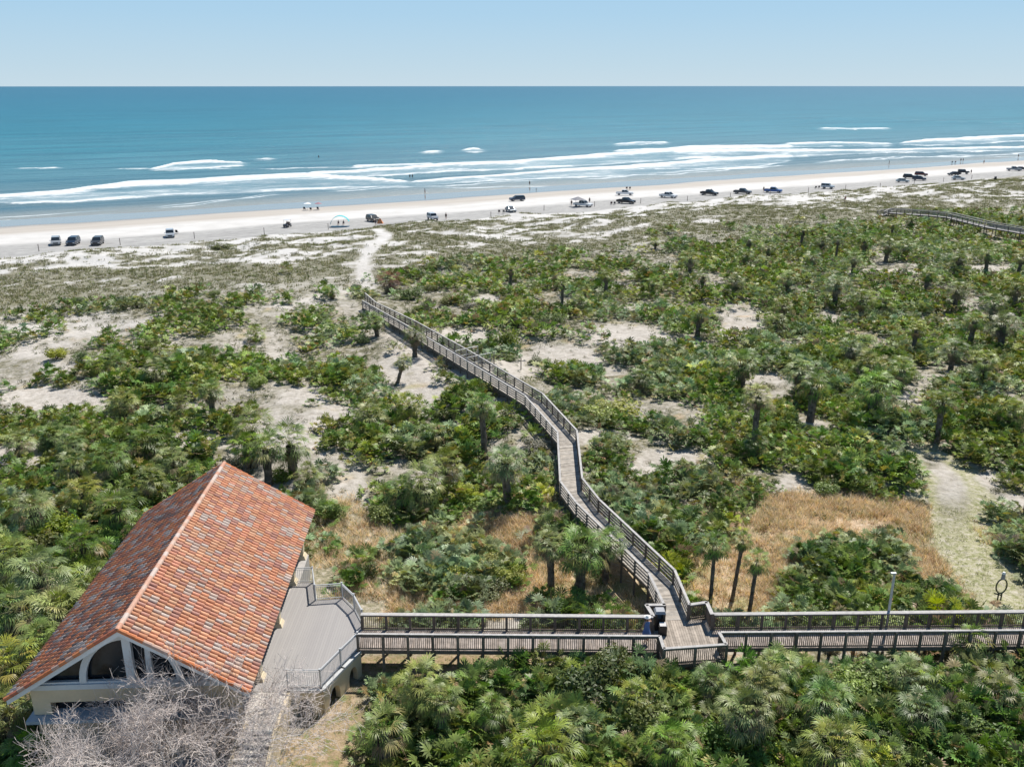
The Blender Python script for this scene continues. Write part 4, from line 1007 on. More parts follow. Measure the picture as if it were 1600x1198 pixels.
for i in ind:
    k_ = str(kind[i]); o = link('saw_palmetto', prot[k_][i % 3]); s = scal[i] * 1.08
    o.location = (cx[i], cy[i], czg[i] - .05); o.rotation_euler = (0, 0, R.uniform(0, 6.28)); o.scale = (s, s, s * R.uniform(.85, 1.15))
    z_ = zone_of(ppx[i], ppy[i])
    tag(o, '%s saw palmetto clump %s' % (KW[k_], ZN[z_]), 'palmetto', '%s palmettos %s' % (KW[k_], ZN[z_]))
def merge(protos, sel, pick, xs, ys, zs, sc_, tint, name, mat, label):
    Vs, Fs, Cs = [], [], []; off = 0
    for i in sel:
        v, f, c = protos[pick[i]]; a = R.uniform(0, 6.28); ca, sa = math.cos(a), math.sin(a); s = sc_[i]
        w = np.empty_like(v); w[:, 0] = (v[:, 0] * ca - v[:, 1] * sa) * s + xs[i]; w[:, 1] = (v[:, 0] * sa + v[:, 1] * ca) * s + ys[i]; w[:, 2] = v[:, 2] * s + zs[i]
        Vs.append(w); Fs.append(f + off); Cs.append(c * tint[i]); off += len(v)
    o = link(name, npmesh(name, np.concatenate(Vs), np.concatenate(Fs), np.concatenate(Cs), mat)); tag(o, label, kind='stuff'); return o
plist = []; pidx = {}
for lod, (nf, nb, wk) in enumerate(((38, 9, 1.05), (30, 7, 1.0), (22, 5, 1.0))):
    for k_ in GREENS:
        for j in range(4): pidx[(lod, k_, j)] = len(plist); plist.append(palmetto(600 + 31 * lod + 7 * j + len(k_), k_, nf, nb, 1.3, wk))
lod = np.where(depth < 75, 0, np.where(depth < 115, 1, 2))
pick = [pidx[(int(lod[i]), str(kind[i]), int(i) % 4)] for i in range(len(cx))]
pn = fbm(cx / 11 + 31, cy / 11, 3)
tint = [np.array([1, 1, 1]) * R.uniform(.75, 1.25) * np.array([R.uniform(.85, 1.25), 1, R.uniform(.8, 1.1)]) * (.65 + .8 * pn[i]) for i in range(len(cx))]
merge(plist, rest, pick, cx, cy, czg - .05, scal * 1.05, tint, 'palmetto_thicket', stuff_m, 'mass of smaller palmetto and scrub covering the dunes')
print('palmettos', len(cx))
# ---- low leafy undergrowth between palmettos, one mass
def tuft(seed, n, h, w, col, spread=.25, lay=.5):
    R_ = RS(seed); V_, F_, C_ = [], [], []
    for k in range(n):
        a = R_.uniform(0, 6.28); o = np.array([R_.uniform(-spread, spread), R_.uniform(-spread, spread), 0]); hh = h * R_.uniform(.5, 1.1)
        q_ = o + np.array([math.cos(a) * hh * lay * R_.uniform(.4, 1.6), math.sin(a) * hh * lay * R_.uniform(.4, 1.6), hh]); s = np.array([-math.sin(a), math.cos(a), 0]) * w / 2
        b = len(V_); V_ += [o - s, o + s, q_]; F_.append((b, b + 1, b + 2)); C_.append(np.array(col) * R_.uniform(.6, 1.35))
    return np.array(V_), np.array(F_), np.array(C_)
def small_bush(seed, n, col, leaf=.14):
    R_ = RS(seed); d = R_.normal(0, 1, (n, 3)); d /= np.linalg.norm(d, axis=1)[:, None]; p = d * R_.uniform(.3, 1, (n, 1)) * [.5, .5, .32]; p[:, 2] = np.abs(p[:, 2]) + .03
    a = R_.normal(0, 1, (n, 3)) * leaf * .6; b = R_.normal(0, 1, (n, 3)) * leaf * .4
    V_ = np.stack([p, p + a, p + b], 1).reshape(-1, 3); return V_, np.arange(3 * n).reshape(-1, 3), np.array(col) * R_.uniform(.6, 1.4, (n, 1))
def scatter(n, seed, xr, yr, func):
    R_ = RS(seed); yy = np.sqrt(R_.uniform(yr[0] ** 2, yr[1] ** 2, n)); xx = (yy + 12) * R_.uniform(xr[0], xr[1], n); zz = ground_h(xx, yy)
    px_, py_ = proj(xx, yy, zz); k = (R_.rand(n) < func(xx, yy, px_, py_)) & in_view(xx, yy, zz); return xx[k], yy[k], zz[k]
def cover_w(x, y, px, py):
    base = smooth(-4, 20, py - scrub_line(px)) * .8 * smooth(.32, .52, fbm(x / 4 + 9, y / 4 + 2, 3))
    base = np.maximum(base, .5 * smooth(.56, .66, fbm(x / 5 + 3, y / 3.5 + 7, 3)) * (shore_s(x, y) < 196) * (py - scrub_line(px) > -75))
    base *= (1 - .78 * ell(px, py, SAND, .8)) * (1 - .8 * ell(px, py, DRY)) * (1 - ell(px, py, YARD)) * clear(x, y, .05)
    return base
X_, Y_, Z_ = scatter(40000, 31, (-.66, .66), (32, 230), cover_w)
pl = [small_bush(700 + k, 26, c_) for k, c_ in enumerate([(.09, .115, .035), (.13, .13, .06), (.17, .16, .09), (.075, .10, .03), (.20, .22, .06)])]
n = len(X_); R = RS(41)
merge(pl, range(n), R.choice(5, n, p=[.28, .25, .2, .17, .1]), X_, Y_, Z_, R.uniform(.6, 1.5, n), [R.uniform(.75, 1.25) for _ in range(n)], 'low_undergrowth', stuff_m, 'low herbs and seedlings between the palmettos')
# dune grass towards the beach
def dune_w(x, y, px, py):
    g = smooth(34, -16, py - scrub_line(px)) * (.04 * (shore_s(x, y) < 203) + dune_cover(x, y, px, py))
    return g * (seg_dist(x, y, FOOT) > 2)
X_, Y_, Z_ = scatter(90000, 32, (-.66, .66), (110, 330), dune_w); n = len(X_)
pl = [tuft(720, 12, .40, .12, (.22, .21, .125), .5, .9), tuft(721, 12, .34, .12, (.25, .23, .16), .5, .9), tuft(722, 12, .36, .12, (.18, .20, .09), .5, .9), small_bush(723, 16, (.17, .19, .09), .22)]
merge(pl, range(n), R.choice(4, n, p=[.35, .25, .25, .15]), X_, Y_, Z_, R.uniform(.6, 1.3, n), [R.uniform(.75, 1.25) for _ in range(n)], 'dune_grass', vcol('grass_blade', .75, .15, 5, .2, 0, .25), 'grey green grass on the white sand behind the beach')
print('dune', n)
# dry grass in the hollows
def dry_w(x, y, px, py): return smooth(.3, .6, ell(px, py, DRY, 1.08) * .75 + (fbm(x / 2.2, y / 2.2, 3) - .5) * 1.5 + .06) * (.25 + .75 * smooth(.4, .55, fbm(x / 2.5, y / 2.5, 3))) * clear(x, y, -.9) + ell(px, py, HERB) * .35 * clear(x, y, -.2)
X_, Y_, Z_ = scatter(60000, 33, (-.3, .6), (40, 72), dry_w); n = len(X_)
pl = [tuft(730, 14, .5, .035, (.80, .62, .44), .3, .9), tuft(731, 14, .45, .035, (.70, .50, .33), .3, .9), tuft(732, 14, .5, .035, (.80, .68, .50), .3, .9), tuft(733, 12, .45, .035, (.26, .29, .10), .3, .7), tuft(734, 12, .5, .035, (.42, .22, .11), .3, .8)]
merge(pl, range(n), R.choice(5, n, p=[.32, .22, .24, .14, .08]), X_, Y_, Z_, R.uniform(.6, 1.3, n), [R.uniform(.75, 1.25) for _ in range(n)], 'dry_grass', MATS['grass_blade'], 'straw coloured dry grass in the hollows')
def pg_w(x, y, px, py): return (seg_dist(x, y, GPATH) < 3.2) * .35 * (py > 790) + ell(px, py, YARD) * .25
X_, Y_, Z_ = scatter(40000, 34, (-.5, .75), (28, 75), pg_w); n = len(X_)
pl = [tuft(740, 10, .14, .03, (.24, .27, .09), .25, 1), tuft(741, 10, .12, .03, (.36, .34, .18), .25, 1)]
merge(pl, range(n), R.choice(2, n), X_, Y_, Z_, R.uniform(.7, 1.4, n), [R.uniform(.8, 1.2) for _ in range(n)], 'short_grass', MATS['grass_blade'], 'short pale green grass on the footpath')

# ---- bare grey tree in front of the gable
bx, by, bz = -15.5, 34.1, 3.1
def bare_tree():
    R_ = random.Random(4); tr = MB(); br = MB(); tw = [MB() for _ in range(1)]
    def grow(p, d, L, r, dep):
        n = 3; q = p
        for k in range(n):
            d2 = (d + Vector((R_.gauss(0, .12), R_.gauss(0, .12), R_.gauss(0, .10)))).normalized()
            if dep > 3: d2 = (d2 + Vector((0, 0, .02))).normalized()
            nq = q + d2 * L / n; r2 = r * (1 - .13)
            (tr if dep == 0 else br).tube(q, nq, max(r, .0085), max(r2, .006), 6 if dep < 2 else 4 if dep < 4 else 3, (.68, .63, .59) if dep < 5 else (.58, .51, .47), False)
            if dep < 7 and (k > 0 or dep > 0):
                for _ in range(1 if dep < 2 else (2 if R_.random() < .25 else 1)):
                    a = R_.uniform(0, 6.28); o = d2.orthogonal().normalized(); o.rotate(Matrix.Rotation(a, 3, d2))
                    nd = (d2 * .75 + o * R_.uniform(.5, .95)).normalized()
                    grow(nq, nd, L * R_.uniform(.62, .82), r2 * .62, dep + 1)
            q = nq; r = r2; d = d2
    for k in range(7):
        a = 6.28 * k / 7 + R_.uniform(-.3, .3); el = R_.uniform(.55, 1.3)
        grow(Vector((0, 0, .2)), Vector((math.cos(a) * math.cos(el), math.sin(a) * math.cos(el), math.sin(el))), 3.2, .13, 1)
    tr.tube((0, 0, -.4), (0, 0, .35), .22, .17, 8, (.36, .33, .31))
    return tr, br
tr, br = bare_tree()
root = empty('bare_tree', (bx, by, bz)); tag(root, 'leafless pale grey tree with dense twigs in front of the gable', 'tree')
bk = vcol('bare_bark', .9, .18, 8, .15)
tr.build('trunk', bk, root); br.build('branches', bk, root)
print('twigs', len(br.F))

# ============================================================ SMALL THINGS ON THE BOARDWALK
blackm = simple('black_plastic', (.018, .018, .02), .4); greym = simple('grey_lid', (.28, .29, .31), .45)
def bx_(mb, cx_, cy_, z0, z1, wx, wy, tx=1.0): mb.hexa([(cx_ - wx, cy_ - wy, z0), (cx_ + wx, cy_ - wy, z0), (cx_ + wx, cy_ + wy, z0), (cx_ - wx, cy_ + wy, z0), (cx_ - wx * tx, cy_ - wy * tx, z1), (cx_ + wx * tx, cy_ - wy * tx, z1), (cx_ + wx * tx, cy_ + wy * tx, z1), (cx_ - wx * tx, cy_ + wy * tx, z1)])
o = empty('trash_bin', (8.85, 46.6, 5.0)); tag(o, 'square black litter bin with a grey lid in the railing recess', 'bin')
mb = MB(); bx_(mb, 0, 0, .02, .85, .28, .28); bx_(mb, -.22, 0, .85, 1.15, .05, .27); bx_(mb, .22, 0, .85, 1.15, .05, .27); mb.build('body', blackm, o)
mb = MB(); bx_(mb, 0, 0, 1.152, 1.30, .33, .33, .75); mb.build('lid', greym, o)
o2 = empty('notice_box', (8.95, 45.95, 5.0)); tag(o2, 'low black stand with pale square panel in front of the litter bin', 'stand')
mb = MB(); bx_(mb, 0, 0, .0, .62, .24, .16); mb.build('body', blackm, o2)
mb = MB(); mb.hexa([(-.19, -.15, .64), (.19, -.15, .64), (.19, .15, .72), (-.19, .15, .72), (-.19, -.15, .67), (.19, -.15, .67), (.19, .15, .75), (-.19, .15, .75)]); mb.build('panel', simple('pale_panel', (.5, .48, .47), .6), o2)
# light pole
p = unproj(1391, 985, 5.0); lx = float(p[0]); ly = FYe(lx) + .25
o = empty('light_pole', (lx, ly, 0)); tag(o, 'pale grey slender light pole standing behind the right boardwalk arm', 'light pole')
polem = simple('galvanised', (.48, .50, .52), .45, .3)
mb = MB(); mb.tube((0, 0, 2.8), (0, 0, 8.55), .085, .075, 12); mb.build('pole', polem, o)
mb = MB(); mb.beam((-.22, 0, 8.59), (.09, 0, 8.60), .15, .07); mb.build('lamp_head', polem, o)
# metal gate frames across the walkover
gm = simple('gate_metal', (.42, .44, .45), .5, .3)
for (fy, lab) in ((102.3, 'far one of two pale metal frames spanning the zigzag walkover'), (99.4, 'near one of two pale metal frames spanning the zigzag walkover')):
    f_ = (fy - 87.0) / (102.9 - 87.0); rx_ = 3.1 + (-5.3 - 3.1) * f_; lx_ = 1.3 + (-7.0 - 1.3) * f_ ; lyy = 86.3 + (101.7 - 86.3) * f_
    o = empty('gate_frame', (lx_, lyy, 5.0)); tag(o, lab, 'gate'); e = (rx_ - lx_ + .9, fy - lyy + .9)
    mb = MB(); mb.tube((0, 0, 0), (0, 0, 1.45), .04, .04, 6); mb.tube((*e, 0), (*e, 1.45), .04, .04, 6); mb.tube((e[0] * .5, e[1] * .5, 0), (e[0] * .5, e[1] * .5, 1.45), .03, .03, 6); mb.build('post', gm, o)
    mb = MB(); mb.tube((0, 0, 1.45), (*e, 1.45), .04, .04, 6); mb.tube((0, 0, .7), (*e, .7), .03, .03, 6); mb.build('crossbar', gm, o)
for i, (px, py, lab) in enumerate([(763, 548, 'left of three thin wooden stakes on sand by the metal frames'), (772, 572, 'middle of three thin wooden stakes on sand by the metal frames'), (814, 578, 'right of three thin wooden stakes on sand, standing apart')]):
    x, y, z = G(px, py); o = empty('wooden_stake', (x, y, z)); tag(o, lab, 'stake'); mb = MB(); mb.box(-.06, .06, -.06, .06, -.3, 1.9 - .2 * i, (.2, .17, .14)); mb.build('shaft', wood_rail, o)
    mb = MB(); mb.box(-.08, .08, -.08, .08, 1.9 - .2 * i, 1.96 - .2 * i, (.3, .27, .24)); mb.build('cap', wood_rail, o)
# bicycle hoop by the path
x, y, z = G(1573, 948); 
o = empty('hoop_stand', (x, y + 1.0, z)); tag(o, 'dark oval hoop stand with pale top on the grass path', 'stand')
mb = MB(); prev = None
for k in range(17):
    a = 2 * math.pi * k / 16; q_ = (math.cos(a) * .36, 0, 1.0 + math.sin(a) * .55)
    if prev: mb.tube(prev, q_, .05, .05, 6)
    prev = q_
mb.tube((-.1, 0, -.1), (-.1, 0, .5), .05, .05, 6); mb.tube((.12, 0, -.1), (.12, 0, .5), .05, .05, 6); mb.tube((-.4, 0, .45), (.1, 0, .3), .05, .05, 6); mb.build('hoop', simple('dark_green_paint', (.02, .035, .025), .5), o)
mb = MB(); mb.tube((0, 0, 1.56), (0, 0, 1.95), .14, .11, 8); mb.build('post_top', greym, o)
mb = MB(); mb.tube((0, 0, 1.951), (0, 0, 2.08), .13, .08, 8); mb.build('cap', simple('white_cap', (.8, .8, .76), .6), o)
x, y, z = G(1602, 800); o = empty('orange_post', (x, y, z)); tag(o, 'rusty orange post at the right edge on bare sand', 'post')
mb = MB(); mb.box(-.14, .14, -.14, .14, -.2, 1.3); mb.build('shaft', simple('rust_orange', (.36, .13, .07), .8), o); mb = MB(); mb.box(-.17, .17, -.17, .17, 1.301, 1.36); mb.build('cap', simple('rust_orange'  , (.36, .13, .07)), o)

# ============================================================ PEOPLE
skinm = simple('skin', (.42, .25, .17), .6, 0, 5, .08)
def figure(name, joints, edges, radii, mat, sub_=1):
    me = bpy.data.meshes.new(name); me.from_pydata(joints, edges, []); me.update(); me.materials.append(mat)
    o = link(name, me); md = o.modifiers.new('Skin', 'SKIN'); md.use_smooth_shade = True
    for k, r in enumerate(radii):
        sv = me.skin_vertices[0].data[k]; sv.radius = (r, r) if not hasattr(r, '__len__') else r; sv.use_root = (k == 0)
    s = o.modifiers.new('Sub', 'SUBSURF'); s.levels = sub_; s.render_levels = sub_
    # bake to a plain mesh so copies share it
    dg = bpy.context.evaluated_depsgraph_get(); m2 = bpy.data.meshes.new_from_object(o.evaluated_get(dg)); m2.name = name
    bpy.data.objects.remove(o); 
    if not m2.materials: m2.materials.append(mat)
    return m2
def body_mesh(pose, mat):
    J = [(0, 0, .95), (0, 0, 1.15), (0, 0, 1.38), (0, -.01, 1.50), (0, -.02, 1.62), (0, -.01, 1.72)]; Rr = [(.15, .11), (.125, .09), (.16, .10), .05, (.082, .095), (.07, .085)]
    E = [(0, 1), (1, 2), (2, 3), (3, 4), (4, 5)]
    def limb(root, pts, rs):
        prev = root
        for p_, r_ in zip(pts, rs): J.append(p_); Rr.append(r_); E.append((prev, len(J) - 1)); prev = len(J) - 1
        return prev
    if pose == 'stand' or pose == 'walk' or pose == 'handhead':
        st_ = .22 if pose == 'walk' else .03
        for s, q_ in ((-1, 1), (1, -1)):
            ft = limb(0, [(s * .10, 0, .86), (s * .10, -st_ * q_ * .6, .48), (s * .10, -st_ * q_ + .02, .09), (s * .11, -st_ * q_ - .14, .04)], [.09, .058, .038, .03])
    else:
        for s in (-1, 1): limb(0, [(s * .1, -.1, .93), (s * .12, -.48, .95), (s * .12, -.52, .55), (s * .12, -.66, .50)], [.09, .06, .04, .03])
    for s in (-1, 1):
        if pose == 'handhead' and s == -1: w = limb(2, [(s * .19, 0, 1.40), (s * .34, -.12, 1.28), (s * .20, -.18, 1.52)], [.05, .038, .027])
        elif pose == 'handhead': w = limb(2, [(s * .19, 0, 1.40), (s * .24, -.02, 1.12), (s * .26, -.16, .90)], [.05, .038, .027])
        else: w = limb(2, [(s * .19, 0, 1.40), (s * .24, .03, 1.13), (s * .25, -.08, .90)], [.05, .038, .027])
        wp = np.array(J[w]); dr = wp - np.array(J[w - 1]); dr /= np.linalg.norm(dr)
        limb(w, [tuple(wp + dr * .07)], [.03])
        pw = len(J) - 1
        sd = np.array([0, 1, 0])
        for k in range(4): limb(pw, [tuple(wp + dr * (.15 + .01 * (k in (1, 2))) + sd * (.024 * (k - 1.5)))], [.009])
        limb(w, [tuple(wp + dr * .07 + np.array([0, -.06, 0]))], [.010])
    if pose == 'sit': pass
    return figure('body', J, E, Rr, mat, 1)
bodies = {}
def person(loc, rz, pose, top, bottom, label, hat=None, dress=False, hair=(.06, .035, .02), scale=1.0, group=None):
    if pose not in bodies: bodies[pose] = body_mesh(pose, skinm)
    root = empty('person', loc, rz); tag(root, label, 'person', group)
    b = link('body', bodies[pose], root); root.scale = (scale,) * 3
    cm = simple('cloth_%d' % (hash(top) % 9999), top, .85, 0, 6, .1); bm_ = simple('cloth_%d' % (hash(bottom) % 9999), bottom, .85, 0, 6, .1)
    def loft(rings, name, mat):
        mb = MB(); n = 12; vs = []
        for (x_, y_, z_, rx, ry) in rings:
            for k in range(n): a = 2 * math.pi * k / n; vs.append((x_ + math.cos(a) * rx, y_ + math.sin(a) * ry, z_))
        mb.add(vs, [(j * n + k, j * n + (k + 1) % n, (j + 1) * n + (k + 1) % n, (j + 1) * n + k) for j in range(len(rings) - 1) for k in range(n)])
        return mb.build(name, mat, root, True)
    if dress: loft([(0, 0, .62, .27, .23), (0, 0, .80, .215, .185), (0, 0, 1.0, .18, .14), (0, 0, 1.15, .15, .115), (0, 0, 1.32, .185, .13), (0, 0, 1.42, .17, .11), (0, 0, 1.455, .10, .08)], 'dress', cm)
    else:
        loft([(0, 0, .95, .185, .145), (0, 0, 1.15, .165, .125), (0, 0, 1.36, .20, .135), (0, 0, 1.45, .13, .09)], 'shirt', cm)
        if pose != 'sit': loft([(0, 0, .72, .20, .18), (0, 0, .86, .20, .17), (0, 0, 1.0, .18, .14)], 'shorts', bm_)
    hm = simple('hair_%d' % int(hair[0] * 1000), hair, .6)
    loft([(0, .045, 1.50, .06, .05), (0, .04, 1.58, .085, .075), (0, .02, 1.68, .098, .10), (0, .0, 1.76, .08, .085), (0, 0, 1.80, .02, .02)], 'hair', hm)
    if hat: loft([(0, -.02, 1.715, .21, .22), (0, -.02, 1.725, .21, .22), (0, 0, 1.735, .105, .11), (0, 0, 1.80, .10, .105), (0, 0, 1.845, .06, .06), (0, 0, 1.85, .005, .005)], 'hat', simple('hat_white', hat, .7))
    if pose in ('handhead',):   # face details on the one figure near enough to show them
        mb = MB(); mb.add([(-.014, -.115, 1.60), (.014, -.115, 1.60), (0, -.145, 1.605), (0, -.112, 1.64)], [(0, 1, 2), (1, 3, 2), (3, 0, 2)]); mb.build('nose', skinm, b)
        mb = MB(); mb.tube((-.035, -.118, 1.65), (-.035, -.122, 1.65), .011, .009, 6); mb.tube((.035, -.118, 1.65), (.035, -.122, 1.65), .011, .009, 6); mb.build('eyes', blackm, b)
    return root
wx = (1006 - 800) / F
p = unproj(1006, 990, 5.0); person((float(p[0]), 45.1, 5.02), math.radians(200), 'handhead', (.10, .17, .36), (.1, .17, .36), 'person in a white sun hat and blue dress on the boardwalk near the litter bin', hat=(.82, .8, .76), dress=True, hair=(.20, .09, .04))
PEOPLE = [(664, 303, 'walk', (.04, .03, .03), (.35, .12, .10), 'person walking on wet sand above the teal canopy, reflected in the shine', 90), (640.5, 278, 'stand', (.05, .05, .06), (.05, .05, .06), 'left one of two waders standing in foamy shallows', 0),
    (644.5, 278, 'stand', (.06, .05, .05), (.05, .05, .06), 'right one of two waders standing in foamy shallows', 20), (498, 247, 'stand', (.03, .03, .03), (.03, .03, .03), 'lone dark surfer standing out in the water on the left', 40),
    (827.5, 290, 'stand', (.03, .03, .03), (.04, .04, .04), 'person in dark clothes on wet sand above the blue parked car', 0), (1389, 257, 'walk', (.10, .09, .09), (.55, .55, .55), 'person in pale shorts walking the wet sand left of the car cluster', 60),
    (1501, 253, 'stand', (.04, .04, .05), (.05, .05, .05), 'left of two people standing together at the waterline far right', 0), (1504.5, 253, 'stand', (.05, .03, .03), (.05, .05, .05), 'right of two people standing together at the waterline far right', 30),
    (1537, 256, 'stand', (.25, .10, .06), (.1, .05, .04), 'person in rust coloured clothes alone on dry sand far right', 0), (1591, 246, 'stand', (.05, .05, .06), (.05, .05, .06), 'person near the water at the right edge of the beach', 0),
    (1320, 316, 'walk', (.45, .10, .07), (.12, .08, .08), 'person in a red top crossing the foredune below the parked cars', 200), (1193, 300, 'stand', (.04, .04, .04), (.05, .05, .06), 'person standing beside the bright blue pickup', 0),
    (1111, 304, 'stand', (.04, .04, .05), (.05, .05, .06), 'person standing just right of the dark pickup', 0), (1517, 272, 'stand', (.06, .05, .05), (.05, .05, .06), 'person standing at the tail of the far right vehicles', 0),
    (587, 353, 'stand', (.05, .05, .07), (.1, .1, .12), 'person in dark clothes beside the orange beach tent', 0), (697, 343, 'stand', (.03, .03, .03), (.03, .03, .03), 'person in black right of the jeep', 0),
    (893, 322, 'stand', (.04, .04, .04), (.05, .05, .06), 'person under the left corner of the grey canopy', 0), (921, 318, 'stand', (.04, .04, .04), (.06, .05, .06), 'person at the nose of the white pickup by the canopy', 0)]
for px, py, pose, a, b_, lab, rz in PEOPLE:
    if py < 282 and px < 700: p = unproj(px, py, .0); loc_ = (float(p[0]), float(p[1]), -.35)
    else: loc_ = G(px, py)
    person(loc_, math.radians(rz), pose, a, b_, lab, scale=1.05)
# seated groups
for px, py, lab, n in ((529, 352, 'left', 0), (537, 352, 'right', 0)):
    x, y, z = G(px, py); person((x, y, z - .45), 0, 'sit', (.03, .04, .08), (.04, .04, .05), '%s one of two people seated under the teal arched canopy' % lab)

# ============================================================ VEHICLES
tyre = simple('tyre_rubber', (.02, .02, .02), .8); carglass = simple('car_glass', (.02, .028, .035), .08, 0, 1, .1, 0, .6); chrome = simple('rim_metal', (.35, .35, .36), .35, .8)
lampw = simple('headlamp', (.7, .7, .68), .2); lampr = simple('tail_lamp', (.35, .02, .02), .3)
def paint(c): return simple('paint_%d_%d_%d' % tuple(int(v * 255) for v in c), c, .25, .1, 1, .04, 0, .6)
def vehicle(kind_, col, loc_, rz, label, cat):
    """local +y is the nose"""
    nm = {'pickup': 'pickup_truck', 'suv': 'parked_car', 'sedan': 'parked_car', 'jeep': 'parked_car'}[kind_]
    L = {'pickup': 5.7, 'suv': 4.9, 'sedan': 4.7, 'jeep': 4.3}[kind_]; Wd = {'pickup': 2.0, 'suv': 1.92, 'sedan': 1.82, 'jeep': 1.85}[kind_]
    root = empty(nm, loc_, rz); tag(root, label, cat, 'vehicles parked along the beach'); pm = paint(col); h = L / 2; w = Wd / 2
    mb = MB()
    if kind_ == 'pickup':
        mb.xprism([(-h, .45), (h, .42), (h, .85), (h - .15, 1.05), (h - 1.55, 1.15), (h - 1.6, 1.12), (-h + 1.9, 1.12), (-h + 1.9, .72), (-h + .1, .72), (-h + .1, 1.1), (-h, 1.1)], -w, w)
        mb.box(-w, -w + .09, -h, -h + 1.9, .72, 1.13); mb.box(w - .09, w, -h, -h + 1.9, .72, 1.13)
        cab = [(-h + 1.85, 1.11), (h - 1.5, 1.11), (h - 2.3, 1.78), (-h + 2.0, 1.80)]
    elif kind_ == 'suv':
        mb.xprism([(-h, .42), (h, .40), (h, .85), (h - .2, 1.02), (h - 1.3, 1.10), (-h, 1.12)], -w, w)
        cab = [(-h + .03, 1.1), (h - 1.2, 1.09), (h - 2.0, 1.68), (-h + .3, 1.70)]
    elif kind_ == 'jeep':
        mb.xprism([(-h, .6), (h, .6), (h, 1.12), (h - .05, 1.18), (h - 1.35, 1.22), (-h, 1.22)], -w * .92, w * .92)
        mb.box(-w, w, h - 1.15, h - .2, .95, 1.02); mb.box(-w, w, -h + .15, -h + 1.1, .95, 1.02)
        cab = [(-h + .03, 1.21), (h - 1.3, 1.21), (h - 1.6, 1.83), (-h + .08, 1.84)]
    else:
        mb.xprism([(-h, .38), (h, .36), (h, .68), (h - .25, .85), (h - 1.35, .95), (-h + .8, 1.0), (-h, .95)], -w, w)
        cab = [(-h + .45, .99), (h - 1.25, .94), (h - 2.1, 1.42), (-h + 1.15, 1.44)]
    body = mb.build('body', pm, root)
    t_ = .82; g = MB(); ys_ = [c_[0] for c_ in cab]; zs_ = [c_[1] for c_ in cab]
    wb, wt = w * .95, w * t_
    g.add([(-wb, ys_[0], zs_[0]), (wb, ys_[0], zs_[0]), (wb, ys_[1], zs_[1]), (-wb, ys_[1], zs_[1]), (-wt, ys_[3], zs_[3]), (wt, ys_[3], zs_[3]), (wt, ys_[2], zs_[2]), (-wt, ys_[2], zs_[2])],
          [(0, 1, 5, 4), (1, 2, 6, 5), (2, 3, 7, 6), (3, 0, 4, 7), (4, 5, 6, 7)])
    g.build('windows', carglass, root)
    mb = MB(); mb.box(-wt, wt, ys_[3] + .02, ys_[2] - .04, zs_[3] - .005, zs_[3] + .05)
    for s in (-1, 1):      # pillars
        for f_ in (0, .5, 1):
            ya = ys_[0] + (ys_[1] - ys_[0]) * f_; yb = ys_[3] + (ys_[2] - ys_[3]) * f_; za = zs_[0] + (zs_[1] - zs_[0]) * f_
            mb.tube((s * (wb + .005), ya, za), (s * (wt + .005), yb, zs_[3]), .045, .04, 4)
    mb.build('roof', pm, root)
    for sx_ in (-1, 1):
        for yy in (h - .95, -h + 1.0):
            q = MB(); q.tube((sx_ * (w - .22), yy, .38), (sx_ * (w + .02), yy, .38), .38, .38, 14); wh = q.build('wheel', tyre, root)
            q = MB(); q.tube((sx_ * (w + .021), yy, .38), (sx_ * (w + .035), yy, .38), .22, .2, 10); q.build('rim', chrome, wh)
        q = MB(); q.box(sx_ * w * .75 - .16, sx_ * w * .75 + .16, h - .01, h + .02, .70, .84); q.build('headlight', lampw, root)
        q = MB(); q.box(sx_ * w * .85 - .1, sx_ * w * .85 + .1, -h - .02, -h + .01, .75, 1.0); q.build('tail_light', lampr, root)
        q = MB(); q.box(sx_ * (w + .12) - .1, sx_ * (w + .12) + .1, ys_[1] - .1, ys_[1] - .02, 1.08, 1.24); q.build('mirror', pm, root)
    q = MB(); q.box(-w * .5, w * .5, h, h + .03, .52, .76); q.build('grille', blackm, root)
    return root
WH = (.72, .72, .72); BK = (.02, .022, .026); DG = (.06, .065, .075); SV = (.30, .32, .34); NB = (.025, .045, .08); RD = (.10, .02, .02)
